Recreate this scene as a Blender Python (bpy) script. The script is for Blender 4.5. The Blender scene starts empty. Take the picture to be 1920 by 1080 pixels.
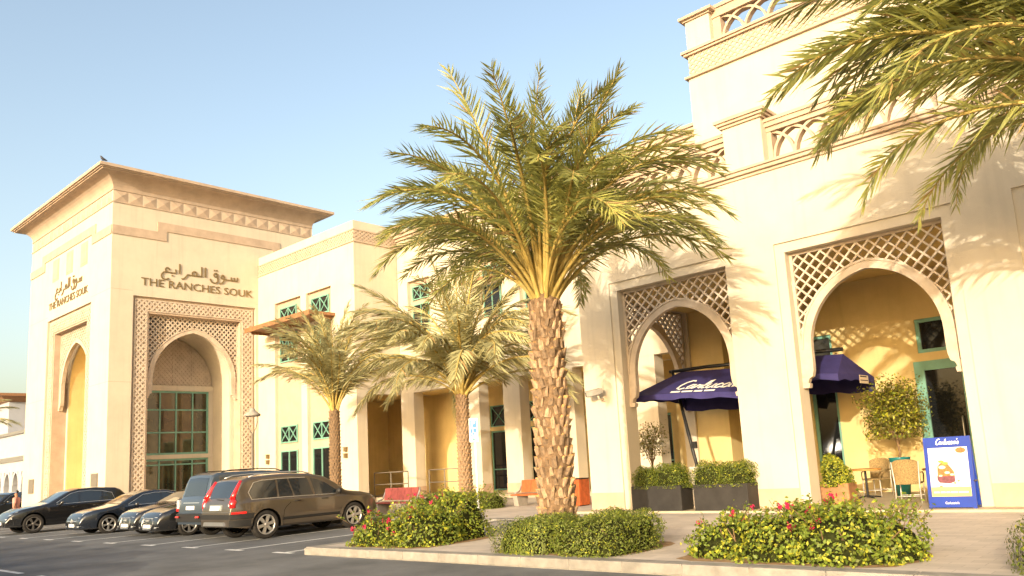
import bpy, bmesh, math, random
import numpy as np
from mathutils import Vector, Matrix, Euler

random.seed(7)
RNG = np.random.default_rng(11)
S = bpy.context.scene
COL = S.collection
R = math.radians

# ------------------------------------------------------------------ camera, sky, sun, exposure
cam_d = bpy.data.cameras.new('camera')
cam = bpy.data.objects.new('camera', cam_d)
COL.objects.link(cam)
EYE = 1.65
YAW, PITCH, ROLL, FPX, PPX, PPY = R(-41.0783), R(-9.17587), R(-3.51494), 1492.567, 1026.256, 621.713


def cam_rows():
    base = np.array([[1, 0, 0], [0, 0, -1], [0, 1, 0.]])
    c, s = math.cos(YAW), math.sin(YAW)
    rz = np.array([[c, -s, 0], [s, c, 0], [0, 0, 1]])
    c, s = math.cos(PITCH), math.sin(PITCH)
    rp = np.array([[1, 0, 0], [0, c, -s], [0, s, c]])
    c, s = math.cos(ROLL), math.sin(ROLL)
    rr = np.array([[c, -s, 0], [s, c, 0], [0, 0, 1]])
    return rr @ rp @ base @ rz


_r = cam_rows()
cam.matrix_world = Matrix(((_r[0][0], -_r[1][0], -_r[2][0], 0), (_r[0][1], -_r[1][1], -_r[2][1], 0),
                           (_r[0][2], -_r[1][2], -_r[2][2], EYE), (0, 0, 0, 1)))
cam_d.sensor_width = 36.0
cam_d.lens = FPX / 1920 * 36
cam_d.shift_x = (960 - PPX) / 1920
cam_d.shift_y = (PPY - 540) / 1920
cam_d.clip_start = 0.1
cam_d.clip_end = 3000
S.camera = cam

SUN_TO = Vector((0.345, -1.0, 0.245)).normalized()      # direction towards the sun
SUN_EL = math.asin(SUN_TO.z)
SUN_AZ = math.atan2(SUN_TO.x, SUN_TO.y)
world = bpy.data.worlds.new("World")
S.world = world
world.use_nodes = True
wn = world.node_tree
for n in list(wn.nodes):
    wn.nodes.remove(n)
sky = wn.nodes.new('ShaderNodeTexSky')
sky.sky_type = 'NISHITA'
sky.sun_disc = False
sky.sun_elevation = SUN_EL
sky.sun_rotation = SUN_AZ
sky.air_density = 1.05
sky.dust_density = 4.6
sky.ozone_density = 0.0
bg = wn.nodes.new('ShaderNodeBackground')
bg.inputs['Strength'].default_value = 0.15
wo = wn.nodes.new('ShaderNodeOutputWorld')
wn.links.new(sky.outputs[0], bg.inputs['Color'])
wn.links.new(bg.outputs[0], wo.inputs['Surface'])

sun_d = bpy.data.lights.new('sun', 'SUN')
sun_d.energy = 2.0
sun_d.angle = R(0.55)
sun_d.color = (1.0, 0.89, 0.70)
sun = bpy.data.objects.new('sun', sun_d)
COL.objects.link(sun)
sun.location = (0, -30, 40)
sun.rotation_euler = (-SUN_TO).to_track_quat('-Z', 'Y').to_euler()

S.view_settings.view_transform = 'Standard'
S.view_settings.look = 'None'
S.view_settings.exposure = 1.36
S.view_settings.gamma = 1.0
S.view_settings.use_curve_mapping = False


# ------------------------------------------------------------------ materials
def mat(name, col, rough=0.8, var=0.12, scale=1.5, bump=0.0, bscale=30.0, metal=0.0, spec=0.4, coat=0.0,
        rnd=0.0, trans=0.0, streak=0.0, col2=None, patt=None, alpha=None):
    m = bpy.data.materials.new(name)
    m.use_nodes = True
    nt = m.node_tree
    b = nt.nodes['Principled BSDF']
    L = nt.links.new
    b.inputs['Roughness'].default_value = rough
    b.inputs['Metallic'].default_value = metal
    b.inputs['Specular IOR Level'].default_value = spec
    b.inputs['Coat Weight'].default_value = coat
    b.inputs['Coat Roughness'].default_value = 0.04
    geo = nt.nodes.new('ShaderNodeNewGeometry')
    nz = nt.nodes.new('ShaderNodeTexNoise')
    nz.inputs['Scale'].default_value = scale
    nz.inputs['Detail'].default_value = 6
    nz.inputs['Roughness'].default_value = 0.62
    L(geo.outputs['Position'], nz.inputs['Vector'])
    mix = nt.nodes.new('ShaderNodeMix')
    mix.data_type = 'RGBA'
    c2 = col2 if col2 else tuple(c * (1 - 2.2 * var) for c in col)
    c1 = col if col2 else tuple(min(1, c * (1 + var)) for c in col)
    mr = nt.nodes.new('ShaderNodeMapRange')
    mr.inputs['From Min'].default_value = 0.3
    mr.inputs['From Max'].default_value = 0.7
    L(nz.outputs['Fac'], mr.inputs['Value'])
    fac = mr.outputs['Result']
    mix.inputs[6].default_value = (*c2, 1)
    mix.inputs[7].default_value = (*c1, 1)
    L(fac, mix.inputs[0])
    out = mix.outputs[2]
    if streak:
        mp = nt.nodes.new('ShaderNodeMapping')
        mp.inputs['Scale'].default_value = (3.2, 3.2, 0.16)
        L(geo.outputs['Position'], mp.inputs['Vector'])
        n2 = nt.nodes.new('ShaderNodeTexNoise')
        n2.inputs['Scale'].default_value = 1.6
        n2.inputs['Detail'].default_value = 5
        L(mp.outputs[0], n2.inputs['Vector'])
        m2 = nt.nodes.new('ShaderNodeMapRange')
        m2.inputs['From Min'].default_value = 0.52
        m2.inputs['From Max'].default_value = 0.8
        m2.inputs['To Min'].default_value = 1.0
        m2.inputs['To Max'].default_value = 1.0 - streak
        L(n2.outputs['Fac'], m2.inputs['Value'])
        mm = nt.nodes.new('ShaderNodeMix')
        mm.data_type = 'RGBA'
        mm.blend_type = 'MULTIPLY'
        mm.inputs[0].default_value = 1.0
        L(out, mm.inputs[6])
        L(m2.outputs[0], mm.inputs[7])
        out = mm.outputs[2]
    if rnd:
        oi = nt.nodes.new('ShaderNodeObjectInfo')
        m3 = nt.nodes.new('ShaderNodeMapRange')
        m3.inputs['To Min'].default_value = 1 - rnd
        m3.inputs['To Max'].default_value = 1 + rnd
        L(oi.outputs['Random'], m3.inputs['Value'])
        mm = nt.nodes.new('ShaderNodeMix')
        mm.data_type = 'RGBA'
        mm.blend_type = 'MULTIPLY'
        mm.inputs[0].default_value = 1.0
        L(out, mm.inputs[6])
        L(m3.outputs[0], mm.inputs[7])
        out = mm.outputs[2]
    if patt:                                   # paving joints: (block length, block width, joint colour factor)
        bt = nt.nodes.new('ShaderNodeTexBrick')
        bt.inputs['Scale'].default_value = 1.0
        bt.inputs['Brick Width'].default_value = patt[0]
        bt.inputs['Row Height'].default_value = patt[1]
        bt.inputs['Mortar Size'].default_value = 0.006
        bt.inputs['Mortar Smooth'].default_value = 0.3
        bt.inputs['Color1'].default_value = (1, 1, 1, 1)
        bt.inputs['Color2'].default_value = (0.86, 0.86, 0.86, 1)
        bt.inputs['Mortar'].default_value = (patt[2],) * 3 + (1,)
        L(geo.outputs['Position'], bt.inputs['Vector'])
        mm = nt.nodes.new('ShaderNodeMix')
        mm.data_type = 'RGBA'
        mm.blend_type = 'MULTIPLY'
        mm.inputs[0].default_value = 1.0
        L(out, mm.inputs[6])
        L(bt.outputs['Color'], mm.inputs[7])
        out = mm.outputs[2]
    L(out, b.inputs['Base Color'])
    if bump:
        n3 = nt.nodes.new('ShaderNodeTexNoise')
        n3.inputs['Scale'].default_value = bscale
        n3.inputs['Detail'].default_value = 4
        L(geo.outputs['Position'], n3.inputs['Vector'])
        bp = nt.nodes.new('ShaderNodeBump')
        bp.inputs['Strength'].default_value = bump
        bp.inputs['Distance'].default_value = 0.02
        L(n3.outputs['Fac'], bp.inputs['Height'])
        L(bp.outputs[0], b.inputs['Normal'])
    if trans:
        tr = nt.nodes.new('ShaderNodeBsdfTranslucent')
        L(out, tr.inputs['Color'])
        ms = nt.nodes.new('ShaderNodeMixShader')
        ms.inputs[0].default_value = trans
        L(b.outputs[0], ms.inputs[1])
        L(tr.outputs[0], ms.inputs[2])
        L(ms.outputs[0], nt.nodes['Material Output'].inputs['Surface'])
    return m


M = {}
M['wall'] = mat('cream_plaster', (0.56, 0.492, 0.385), 0.9, 0.04, 0.9, bump=0.25, bscale=45, streak=0.11, spec=0.2)
M['ochre'] = mat('ochre_plaster', (0.65, 0.50, 0.235), 0.9, 0.06, 0.9, bump=0.25, bscale=45, streak=0.10, spec=0.2)
M['stone'] = mat('tan_stone', (0.46, 0.355, 0.265), 0.88, 0.08, 1.6, bump=0.25, bscale=50, spec=0.2)
M['screen'] = mat('cast_screen_stone', (0.52, 0.43, 0.335), 0.88, 0.10, 2.5, bump=0.25, bscale=60, spec=0.2)
M['strip'] = mat('pink_tan_render', (0.47, 0.335, 0.25), 0.9, 0.05, 1.2, bump=0.2, bscale=45, spec=0.2)
M['plinth'] = mat('pinkish_plinth_stone', (0.48, 0.34, 0.245), 0.85, 0.07, 2.0, bump=0.1, bscale=40, spec=0.25)
M['asphalt'] = mat('asphalt', (0.15, 0.153, 0.155), 0.85, 0.18, 0.6, bump=0.45, bscale=140, spec=0.3)
M['paving'] = mat('pale_paving', (0.55, 0.48, 0.41), 0.85, 0.10, 0.7, bump=0.15, bscale=70, patt=(0.4, 0.2, 0.72), spec=0.25)
M['tile'] = mat('loggia_tile', (0.52, 0.43, 0.30), 0.6, 0.07, 1.2, patt=(0.6, 0.6, 0.8), spec=0.3)
M['kerb'] = mat('kerb_concrete', (0.27, 0.25, 0.22), 0.88, 0.14, 3.5, bump=0.25, bscale=60, spec=0.2, rnd=0.05)
M['sand'] = mat('sandy_ground', (0.42, 0.36, 0.28), 0.95, 0.1, 0.2, spec=0.1)
M['soil'] = mat('orange_soil', (0.36, 0.235, 0.13), 0.95, 0.2, 6.0, bump=0.5, bscale=40, spec=0.1)
M['paint'] = mat('road_paint', (0.72, 0.71, 0.68), 0.7, 0.18, 5.0, spec=0.3)
M['teal'] = mat('teal_frame', (0.16, 0.34, 0.265), 0.45, 0.06, 3, spec=0.4)
M['glass'] = mat('dark_glass', (0.010, 0.011, 0.012), 0.05, 0.02, 2, spec=0.4)
M['glass_warm'] = mat('warm_reflection_glass', (0.05, 0.04, 0.015), 0.05, 0.5, 0.7, spec=0.7)  # yellowish reflection painted into the glass colour as warm blotches
M['wood'] = mat('brown_timber', (0.30, 0.15, 0.07), 0.6, 0.15, 6, spec=0.3)
M['bronze'] = mat('bronze_letters', (0.22, 0.16, 0.075), 0.45, 0.1, 5, metal=0.4)
M['white'] = mat('shade_toned_white_render', (0.36, 0.37, 0.40), 0.9, 0.04, 1, spec=0.2)  # white walls greyed in colour to stand in for their shaded side
M['arch_shade'] = mat('painted_interior_shade', (0.02, 0.017, 0.013), 0.8, 0.2, 2)
M['steel'] = mat('brushed_steel', (0.42, 0.40, 0.36), 0.4, 0.05, 8, metal=0.7)
M['greypaint'] = mat('grey_post_paint', (0.17, 0.15, 0.12), 0.5, 0.06, 6)


# ------------------------------------------------------------------ mesh builder
class MB:
    def __init__(s):
        s.v, s.f, s.m, s.s = [], [], [], []

    def add(s, vs, fs, mi=0, sm=False):
        n = len(s.v)
        s.v.extend(tuple(float(c) for c in p) for p in vs)
        for f in fs:
            s.f.append(tuple(n + i for i in f))
            s.m.append(mi)
            s.s.append(sm)
        return s

    def box(s, x0, x1, y0, y1, z0, z1, mi=0):
        return s.add([(x0, y0, z0), (x1, y0, z0), (x1, y1, z0), (x0, y1, z0), (x0, y0, z1), (x1, y0, z1), (x1, y1, z1), (x0, y1, z1)],
                     [(0, 3, 2, 1), (4, 5, 6, 7), (0, 1, 5, 4), (1, 2, 6, 5), (2, 3, 7, 6), (3, 0, 4, 7)], mi)

    def prism(s, poly, T, d0, d1, mi=0):
        n = len(poly)
        vs = [T(u, v, d0) for u, v in poly] + [T(u, v, d1) for u, v in poly]
        fs = [tuple(range(n)), tuple(range(2 * n - 1, n - 1, -1))] + [(i, i + n, (i + 1) % n + n, (i + 1) % n) for i in range(n)]
        return s.add(vs, fs, mi)

    def strip(s, A, B, T, d0, d1, mi=0, sm=False):
        """solid band between polylines A and B (same count), thickness d0..d1"""
        n = len(A)
        vs = [T(*p, d0) for p in A] + [T(*p, d0) for p in B] + [T(*p, d1) for p in A] + [T(*p, d1) for p in B]
        fs = []
        for i in range(n - 1):
            fs += [(i, i + 1, n + i + 1, n + i), (2 * n + i, 3 * n + i, 3 * n + i + 1, 2 * n + i + 1),
                   (i, 2 * n + i, 2 * n + i + 1, i + 1), (n + i, n + i + 1, 3 * n + i + 1, 3 * n + i)]
        fs += [(0, n, 3 * n, 2 * n), (n - 1, 3 * n - 1, 4 * n - 1, 2 * n - 1)]
        return s.add(vs, fs, mi, sm)

    def tube(s, pts, r, n=8, mi=0, caps=True, sm=True):
        P = [Vector(p) for p in pts]
        rr = r if hasattr(r, '__len__') else [r] * len(P)
        t0 = (P[1] - P[0]).normalized()
        up = Vector((0, 0, 1)) if abs(t0.z) < 0.9 else Vector((1, 0, 0))
        a = t0.cross(up).normalized()
        vs = []
        for i, p in enumerate(P):
            t = (P[min(i + 1, len(P) - 1)] - P[max(i - 1, 0)]).normalized()
            a = (a - t * a.dot(t)).normalized()
            b = t.cross(a)
            for k in range(n):
                q = 2 * math.pi * k / n
                vs.append(p + (a * math.cos(q) + b * math.sin(q)) * rr[i])
        fs = [(i * n + k, i * n + (k + 1) % n, (i + 1) * n + (k + 1) % n, (i + 1) * n + k) for i in range(len(P) - 1) for k in range(n)]
        s.add(vs, fs, mi, sm)
        if caps:
            m = len(s.v) - len(vs)
            s.f += [tuple(m + k for k in range(n - 1, -1, -1)), tuple(m + (len(P) - 1) * n + k for k in range(n))]
            s.m += [mi, mi]
            s.s += [False, False]
        return s

    def lathe(s, prof, n=20, c=(0, 0, 0), mi=0, sm=True, T=None):
        vs = []
        for r, z in prof:
            for k in range(n):
                q = 2 * math.pi * k / n
                p = (c[0] + r * math.cos(q), c[1] + r * math.sin(q), c[2] + z)
                vs.append(T(*p) if T else p)
        fs = [(i * n + k, i * n + (k + 1) % n, (i + 1) * n + (k + 1) % n, (i + 1) * n + k) for i in range(len(prof) - 1) for k in range(n)]
        return s.add(vs, fs, mi, sm)

    def xf(s, mtx, start=0):
        for i in range(start, len(s.v)):
            p = mtx @ Vector(s.v[i])
            s.v[i] = (p.x, p.y, p.z)
        return s

    def mesh(s, name, mats, off=(0, 0, 0), recalc=True):
        me = bpy.data.meshes.new(name)
        me.from_pydata([(x - off[0], y - off[1], z - off[2]) for x, y, z in s.v], [], s.f)
        for m in (mats if isinstance(mats, (list, tuple)) else [mats]):
            me.materials.append(M[m] if isinstance(m, str) else m)
        me.polygons.foreach_set('material_index', s.m)
        me.polygons.foreach_set('use_smooth', s.s)
        if recalc:
            bm = bmesh.new()
            bm.from_mesh(me)
            bmesh.ops.recalc_face_normals(bm, faces=bm.faces)
            bm.to_mesh(me)
            bm.free()
        me.update()
        return me


def wloc(o):
    v = Vector((0, 0, 0))
    while o is not None:
        v = v + o.location
        o = o.parent
    return v


def link(o, parent=None):
    COL.objects.link(o)
    if parent is not None:
        o.parent = parent
    return o


def part(mb, name, mats, parent, world=True, bevel=0.0, recalc=True, kind=None, label=None):
    """one mesh object under a thing (or under a part of it)"""
    me = mb.mesh(name, mats, wloc(parent) if world else (0, 0, 0), recalc) if isinstance(mb, MB) else mb
    o = bpy.data.objects.new(name, me)
    link(o, parent)
    if bevel:
        b = o.modifiers.new('edge', 'BEVEL')
        b.width = bevel
        b.segments = 2
        b.limit_method = 'ANGLE'
        b.angle_limit = R(50)
    if kind:
        o['kind'] = kind
    if label:
        o['label'] = label
    return o


def thing(name, label, cat, loc=(0, 0, 0), rz=0.0, group=None):
    o = bpy.data.objects.new(name, None)
    o.empty_display_size = 0.3
    o.location = loc
    o.rotation_euler = (0, 0, rz)
    o['label'] = label
    o['category'] = cat
    if group:
        o['group'] = group
    return link(o)


def struct(mb, name, mats, loc=(0, 0, 0), kind='structure', bevel=0.0, label=None):
    o = bpy.data.objects.new(name, mb.mesh(name, mats, loc))
    o.location = loc
    o['kind'] = kind
    if label:
        o['label'] = label
    if bevel:
        b = o.modifiers.new('edge', 'BEVEL')
        b.width = bevel
        b.segments = 2
    return link(o)


def copy_tree(o, parent=None, label=None, loc=None, rz=None):
    kids = list(o.children)
    c = o.copy()
    COL.objects.link(c)
    if parent is not None:
        c.parent = parent
    for ch in kids:
        copy_tree(ch, c)
    if label:
        c['label'] = label
    if loc is not None:
        c.location = loc
    if rz is not None:
        c.rotation_euler = (0, 0, rz)
    return c


def TX(x0, y0, z0=0.0):     # face looking towards -Y: u along +X, v up, depth d into +Y
    return lambda u, v, d: (x0 + u, y0 + d, z0 + v)


def TY(x0, y0, z0=0.0):     # face looking towards +X: u along +Y, v up, depth d into -X
    return lambda u, v, d: (x0 - d, y0 + u, z0 + v)


def tbox(mb, T, u0, u1, v0, v1, d0, d1, mi=0):
    return mb.prism([(u0, v0), (u1, v0), (u1, v1), (u0, v1)], T, d0, d1, mi)


def lattice_bars(mb, T, inside, u0, u1, v0, v1, step, width, d0, d1, slope=1.0, mi=0):
    """two crossing families of bars, clipped to the region where inside(u, v) holds"""
    L = math.hypot(1, slope)
    cu, cv = 1 / L, slope / L
    hw = width / 2
    for fam, sg in ((0, 1), (1, -1)):
        e = 0.004 * fam
        span = (v1 - v0) / slope
        o = u0 - span
        k = 0
        while o < u1 + span:
            n = int((v1 - v0) / cv / 0.02) + 2
            run = None
            for i in range(n + 1):
                t = i * 0.02
                u = o + cu * t
                v = v0 + cv * t if sg > 0 else v1 - cv * t
                ok = i < n and u0 <= u <= u1 and v0 <= v <= v1 and inside(u, v)
                if ok and run is None:
                    run = (u, v)
                if not ok and run is not None:
                    ul, vl = o + cu * (t - 0.02), (v0 + cv * (t - 0.02) if sg > 0 else v1 - cv * (t - 0.02))
                    if math.hypot(ul - run[0], vl - run[1]) > 0.05:
                        nu, nv = -cv * sg * hw, cu * hw
                        if sg < 0:
                            nu, nv = cv * hw, cu * hw
                        mb.prism([(run[0] + nu, run[1] + nv), (run[0] - nu, run[1] - nv), (ul - nu, vl - nv), (ul + nu, vl + nv)], T, d0 + e, d1 - e, mi)
                    run = None
            o += step
            k += 1
    return mb


class Arch:
    """pointed two-centred arch: inner half width hw, springing vs, apex height va"""

    def __init__(s, hw, vs, va, ring):
        s.hw, s.vs, s.va, s.ring = hw, vs, va, ring
        rise = va - vs
        s.c = (rise * rise - hw * hw) / (2 * hw)
        s.R = hw + s.c

    def half(s, v, off=0.0):
        if v <= s.vs:
            return s.hw + off
        q = (s.R + off) ** 2 - (v - s.vs) ** 2
        return max(0.0, -s.c + math.sqrt(q)) if q > 0 else 0.0

    def curve(s, off=0.0, n=16):
        """right half from springing to apex"""
        r = s.R + off
        th = math.acos(max(-1, min(1, s.c / r)))
        return [(-s.c + r * math.cos(th * i / n), s.vs + r * math.sin(th * i / n)) for i in range(n + 1)]


def arch_screen(parent, T, w, vtop, arch, vbot, step, width, d0=0.0, thick=0.14, world=True, mats='screen', slope=1.0):
    mb = MB()
    A, g = arch, arch.ring
    inner, outer = A.curve(0), A.curve(g)
    b = 0.07
    # stepped corbel profile under the springing, right side
    h = A.vs - vbot
    cin = [(w - 0.16, vbot), (w - 0.18, vbot + 0.10), (A.hw + 0.17, vbot + 0.12), (A.hw + 0.13, vbot + 0.22), (A.hw + 0.05, vbot + 0.26),
           (A.hw + 0.01, vbot + 0.40), (A.hw, vbot + 0.55), (A.hw, A.vs)]
    cout = [(w, vbot), (w, vbot + 0.10), (w, vbot + 0.12), (w, vbot + 0.22), (w - 0.001, vbot + 0.26), (A.hw + g, vbot + 0.262), (A.hw + g, vbot + 0.55), (A.hw + g, A.vs)]
    for sg in (1, -1):
        f = lambda L: [(sg * u, v) for u, v in L]
        mb.strip(f(cin), f(cout), T, d0, d0 + thick)
        mb.strip(f(inner), f(outer), T, d0, d0 + thick)
        # raised bead along the ring
        mb.strip(f([(u, v) for u, v in A.curve(g - 0.05)]), f(A.curve(g)), T, d0 - 0.025, d0 - 0.001)
        tbox(mb, T, *(sorted((sg * (w - b), sg * w))), vbot + 0.27, vtop, d0 + 0.02, d0 + thick - 0.02)
    tbox(mb, T, -w + b, w - b, vtop - b, vtop, d0 + 0.02, d0 + thick - 0.02)
    scr = part(mb, 'arch_screen', mats, parent, world)
    lb = MB()
    ins = lambda u, v: abs(u) < w - b + 0.02 and v < vtop - b + 0.02 and v > vbot + 0.26 and abs(u) > A.half(v, g - 0.04)
    lattice_bars(lb, T, ins, -w, w, vbot, vtop, step, width, d0 + 0.035, d0 + thick - 0.035, slope)
    lat = part(lb, 'lattice', mats, scr, world, kind='stuff')
    return scr

# ------------------------------------------------------------------ ground, road, pavement
def quad(x0, x1, y0, y1, z):
    return MB().add([(x0, y0, z), (x1, y0, z), (x1, y1, z), (x0, y1, z)], [(0, 1, 2, 3)])


struct(quad(-900, 900, -900, 1200, -0.012), 'ground', 'sand')
struct(quad(-150, 60, -45, 15.75, 0.0), 'road', 'asphalt')
pv = MB()
pv.box(-15.2, 26, 9.72, 17.35, -0.1, 0.15)
pv.box(-43.6, -15.2, 15.95, 30, -0.1, 0.15)
pv.box(-15.2, -14.6, 17.35, 30, -0.1, 0.15)
struct(pv, 'pavement', 'paving')
ks = MB().box(-15.2, 26, 9.46, 9.72, -0.1, 0.135).box(-15.4, -15.2, 9.46, 15.95, -0.1, 0.135).box(-43.6, -15.4, 15.75, 15.95, -0.1, 0.135)
kerb = struct(ks, 'kerb', 'kerb')
stone = MB().box(-0.497, 0.497, 0, 0.28, 0, 0.15).mesh('kerb_stone', 'kerb')
k_i = 0
for i in range(36):
    o = part(stone, 'kerb_stone', None, kerb, bevel=0.015)
    o.location = (-14.6 + i, 9.45, 0.008)
for i in range(6):
    o = part(stone, 'kerb_stone', None, kerb, bevel=0.015)
    o.location = (-15.41, 10.0 + i, 0.008)
    o.rotation_euler = (0, 0, R(-90))
for i in range(28):
    o = part(stone, 'kerb_stone', None, kerb, bevel=0.015)
    o.location = (-42.6 + i, 15.70, 0.008)
mk = MB()
BAYS = (-47.6, -44.9, -42.3, -39.6, -36.95, -34.26, -31.6, -28.9, -26.2, -23.45, -20.9, -18.6, -16.4)
for x in BAYS:
    mk.add([(x - 0.38, 9.48, 0.004), (x + 0.38, 9.48, 0.004), (x + 0.38, 9.62, 0.004), (x - 0.38, 9.62, 0.004)], [(0, 1, 2, 3)])
    mk.add([(x - 0.06, 9.62, 0.004), (x + 0.06, 9.62, 0.004), (x + 0.06, 15.6, 0.004), (x - 0.06, 15.6, 0.004)], [(0, 1, 2, 3)])
for x in (-47.6, -44.9, -42.3, -39.6, -36.95, -34.26, -31.6, -28.9, -26.2, -23.45, -20.0, -17.2):
    mk.add([(x - 1.3, 5.38, 0.004), (x + 0.45, 5.38, 0.004), (x + 0.45, 5.50, 0.004), (x - 1.3, 5.50, 0.004)], [(0, 1, 2, 3)])
struct(mk, 'road_markings', 'paint')
ln = MB()
for y, w in ((7.52, 0.5), (8.35, 0.35)):
    ln.add([(-60, y - w / 2 - 0.6, 0.0035), (20, y - w / 2, 0.0035), (20, y + w / 2, 0.0035), (-60, y + w / 2 - 0.6, 0.0035)], [(0, 1, 2, 3)])
sb = MB()
for x0, x1, y0, y1 in ((-10.3, -7.42, 9.75, 11.9), (-14.9, -12.0, 9.78, 12.0), (-6.6, -3.3, 9.76, 11.5)):
    n = 28
    cx, cy, ax, ay = (x0 + x1) / 2, (y0 + y1) / 2, (x1 - x0) / 2, (y1 - y0) / 2
    ring = []
    for i in range(n):
        q = 2 * math.pi * i / n
        cq, sq = math.cos(q), math.sin(q)
        k = 1 / max(abs(cq), abs(sq)) ** 0.8 * random.uniform(0.94, 1.0)
        ring.append((cx + ax * cq * min(k, 1 / max(abs(cq), abs(sq))), max(9.75, cy + ay * sq * k), 0.155))
    sb.add(ring, [tuple(range(n))])
struct(sb, 'planting_bed', 'soil')
lf = MB().box(-14.6, 12, 17.35, 24.6, -0.1, 0.20)
struct(lf, 'loggia_floor', 'tile')
tf = MB().box(-39.6, -15.0, 25.2, 31, 0.0, 0.30)
struct(tf, 'terrace_floor', 'tile')


# ------------------------------------------------------------------ building helpers
def wall_cells(mb, T, u0, u1, v0, v1, holes, d0, d1, mi=0):
    us = sorted({u0, u1, *[h[0] for h in holes], *[h[1] for h in holes]})
    us = [u for u in us if u0 <= u <= u1]
    for a, b in zip(us[:-1], us[1:]):
        mid = (a + b) / 2
        segs = [(v0, v1)]
        for h in holes:
            if h[0] < mid < h[1]:
                ns = []
                for s, e in segs:
                    if h[2] > s:
                        ns.append((s, min(e, h[2])))
                    if h[3] < e:
                        ns.append((max(s, h[3]), e))
                segs = [q for q in ns if q[1] - q[0] > 1e-4]
        for s, e in segs:
            tbox(mb, T, a, b, s, e, d0, d1, mi)
    return mb


def moulding(mb, T, u0, u1, steps, back=0.1, mi=0):
    """steps = (v0, v1, projection) courses running along u"""
    for v0, v1, p in steps:
        tbox(mb, T, u0, u1, v0, v1, -p, back, mi)
    return mb


def window(parent, T, u0, u1, v0, v1, d, bars_u=(), bars_v=(), cross=False, fr=0.07, glass='glass', world=True, name='window'):
    """teal framed window: frame is the part, panes are its sub-parts"""
    mb = MB()
    tbox(mb, T, u0, u0 + fr, v0, v1, d - 0.05, d + 0.05)
    tbox(mb, T, u1 - fr, u1, v0, v1, d - 0.05, d + 0.05)
    tbox(mb, T, u0 + fr, u1 - fr, v1 - fr, v1, d - 0.048, d + 0.05)
    tbox(mb, T, u0 + fr, u1 - fr, v0, v0 + fr, d - 0.048, d + 0.05)
    bw = fr * 0.36
    for b in bars_u:
        tbox(mb, T, b - bw, b + bw, v0 + fr, v1 - fr, d - 0.04, d + 0.04)
    for b in bars_v:
        tbox(mb, T, u0 + fr, u1 - fr, b - bw, b + bw, d - 0.036, d + 0.036)
    if cross:                                   # X bracing in each bay
        ed = [u0 + fr] + list(bars_u) + [u1 - fr]
        for a, b in zip(ed[:-1], ed[1:]):
            for (p, q) in (((a, v0 + fr), (b, v1 - fr)), ((a, v1 - fr), (b, v0 + fr))):
                l = math.hypot(q[0] - p[0], q[1] - p[1])
                nu, nv = -(q[1] - p[1]) / l * bw * 0.8, (q[0] - p[0]) / l * bw * 0.8
                e = 0.005 if q[1] > p[1] else 0.0
                mb.prism([(p[0] + nu, p[1] + nv), (p[0] - nu, p[1] - nv), (q[0] - nu, q[1] - nv), (q[0] + nu, q[1] + nv)], T, d - 0.03 - e, d + 0.03 - e)
    w = part(mb, name, 'teal', parent, world)
    eu = [u0 + fr] + list(bars_u) + [u1 - fr]
    ev = [v0 + fr] + list(bars_v) + [v1 - fr]
    for a, b in zip(eu[:-1], eu[1:]):
        for c, e in zip(ev[:-1], ev[1:]):
            tl = random.uniform(-0.006, 0.006)
            g = MB().prism([(a, c), (b, c), (b, e), (a, e)], lambda u, v, dd: T(u, v, dd + tl * (u - a)), d + 0.008, d + 0.02)
            part(g, 'pane', glass, w, world)
    return w


def interlaced(mb, T, u0, u1, v0, v1, n, width, d0, d1):
    """balustrade panel of overlapping pointed arches"""
    p = (u1 - u0) / n
    h = v1 - v0
    for i in range(-1, n):
        for sg in (1, -1):
            ca = u0 + (i + 1) * p
            pts = []
            for k in range(9):
                q = k / 8
                x = p * (1 - math.sqrt(max(0, 1 - (q * 0.97) ** 2)))
                pts.append((ca + sg * (p - x) if False else ca + sg * (p * math.sin(q * math.pi / 2) ** 1.6), v0 + h * (1 - (q) ** 2.2)))
            pts = [pp for pp in pts if u0 - 0.01 <= pp[0] <= u1 + 0.01]
            if len(pts) < 3:
                continue
            A, B = [], []
            for k, (u, v) in enumerate(pts):
                a, b = pts[max(k - 1, 0)], pts[min(k + 1, len(pts) - 1)]
                l = math.hypot(b[0] - a[0], b[1] - a[1]) or 1
                nx, ny = -(b[1] - a[1]) / l * width / 2, (b[0] - a[0]) / l * width / 2
                A.append((u + nx, v + ny))
                B.append((u - nx, v - ny))
            e = 0.004 if sg > 0 else 0
            mb.strip(A, B, T, d0 + e, d1 - e)
    return mb


# ------------------------------------------------------------------ right: the arcaded restaurant wing
RB = thing('arcade_building', 'cream arcaded wing on the right with two lattice-topped pointed arches and roof balustrade', 'building', (-9, 18, 0))
F = TX(0, 18.0)
OPEN = ((-13.27, -9.33), (-8.20, -4.16), (-3.02, 1.0), (2.2, 6.2))
w = MB()
wall_cells(w, F, -14.4, 9, 0.15, 8.38, [(a, b, 0.0, 6.52) for a, b in OPEN], 0.0, 0.6)
FR = 0.24
for a, b in OPEN:                               # stepped border of each opening, a little behind the wall face
    wall_cells(w, F, a, b, 0.2, 6.52, [(a + FR, b - FR, 0.0, 6.52 - FR)], 0.05, 0.58)
TL = TY(-14.4, 0.0)
wl = MB()
wall_cells(w, lambda u, v, d: (-14.4 + d, u, v), 18.6, 23.9, 0.2, 8.38, [(18.75, 23.2, 0.0, 6.3)], 0.0, 0.45)
Bk = TX(0, 23.3)
DOORS = ((-9.92, -9.13, 0.9, 4.85), (-6.9, -5.45, 0.2, 3.72), (-6.75, -5.45, 3.95, 4.9))
iw = MB()
wall_cells(iw, Bk, -13.95, -12.75, 0.2, 6.3, [], 0, 0.4)
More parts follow.
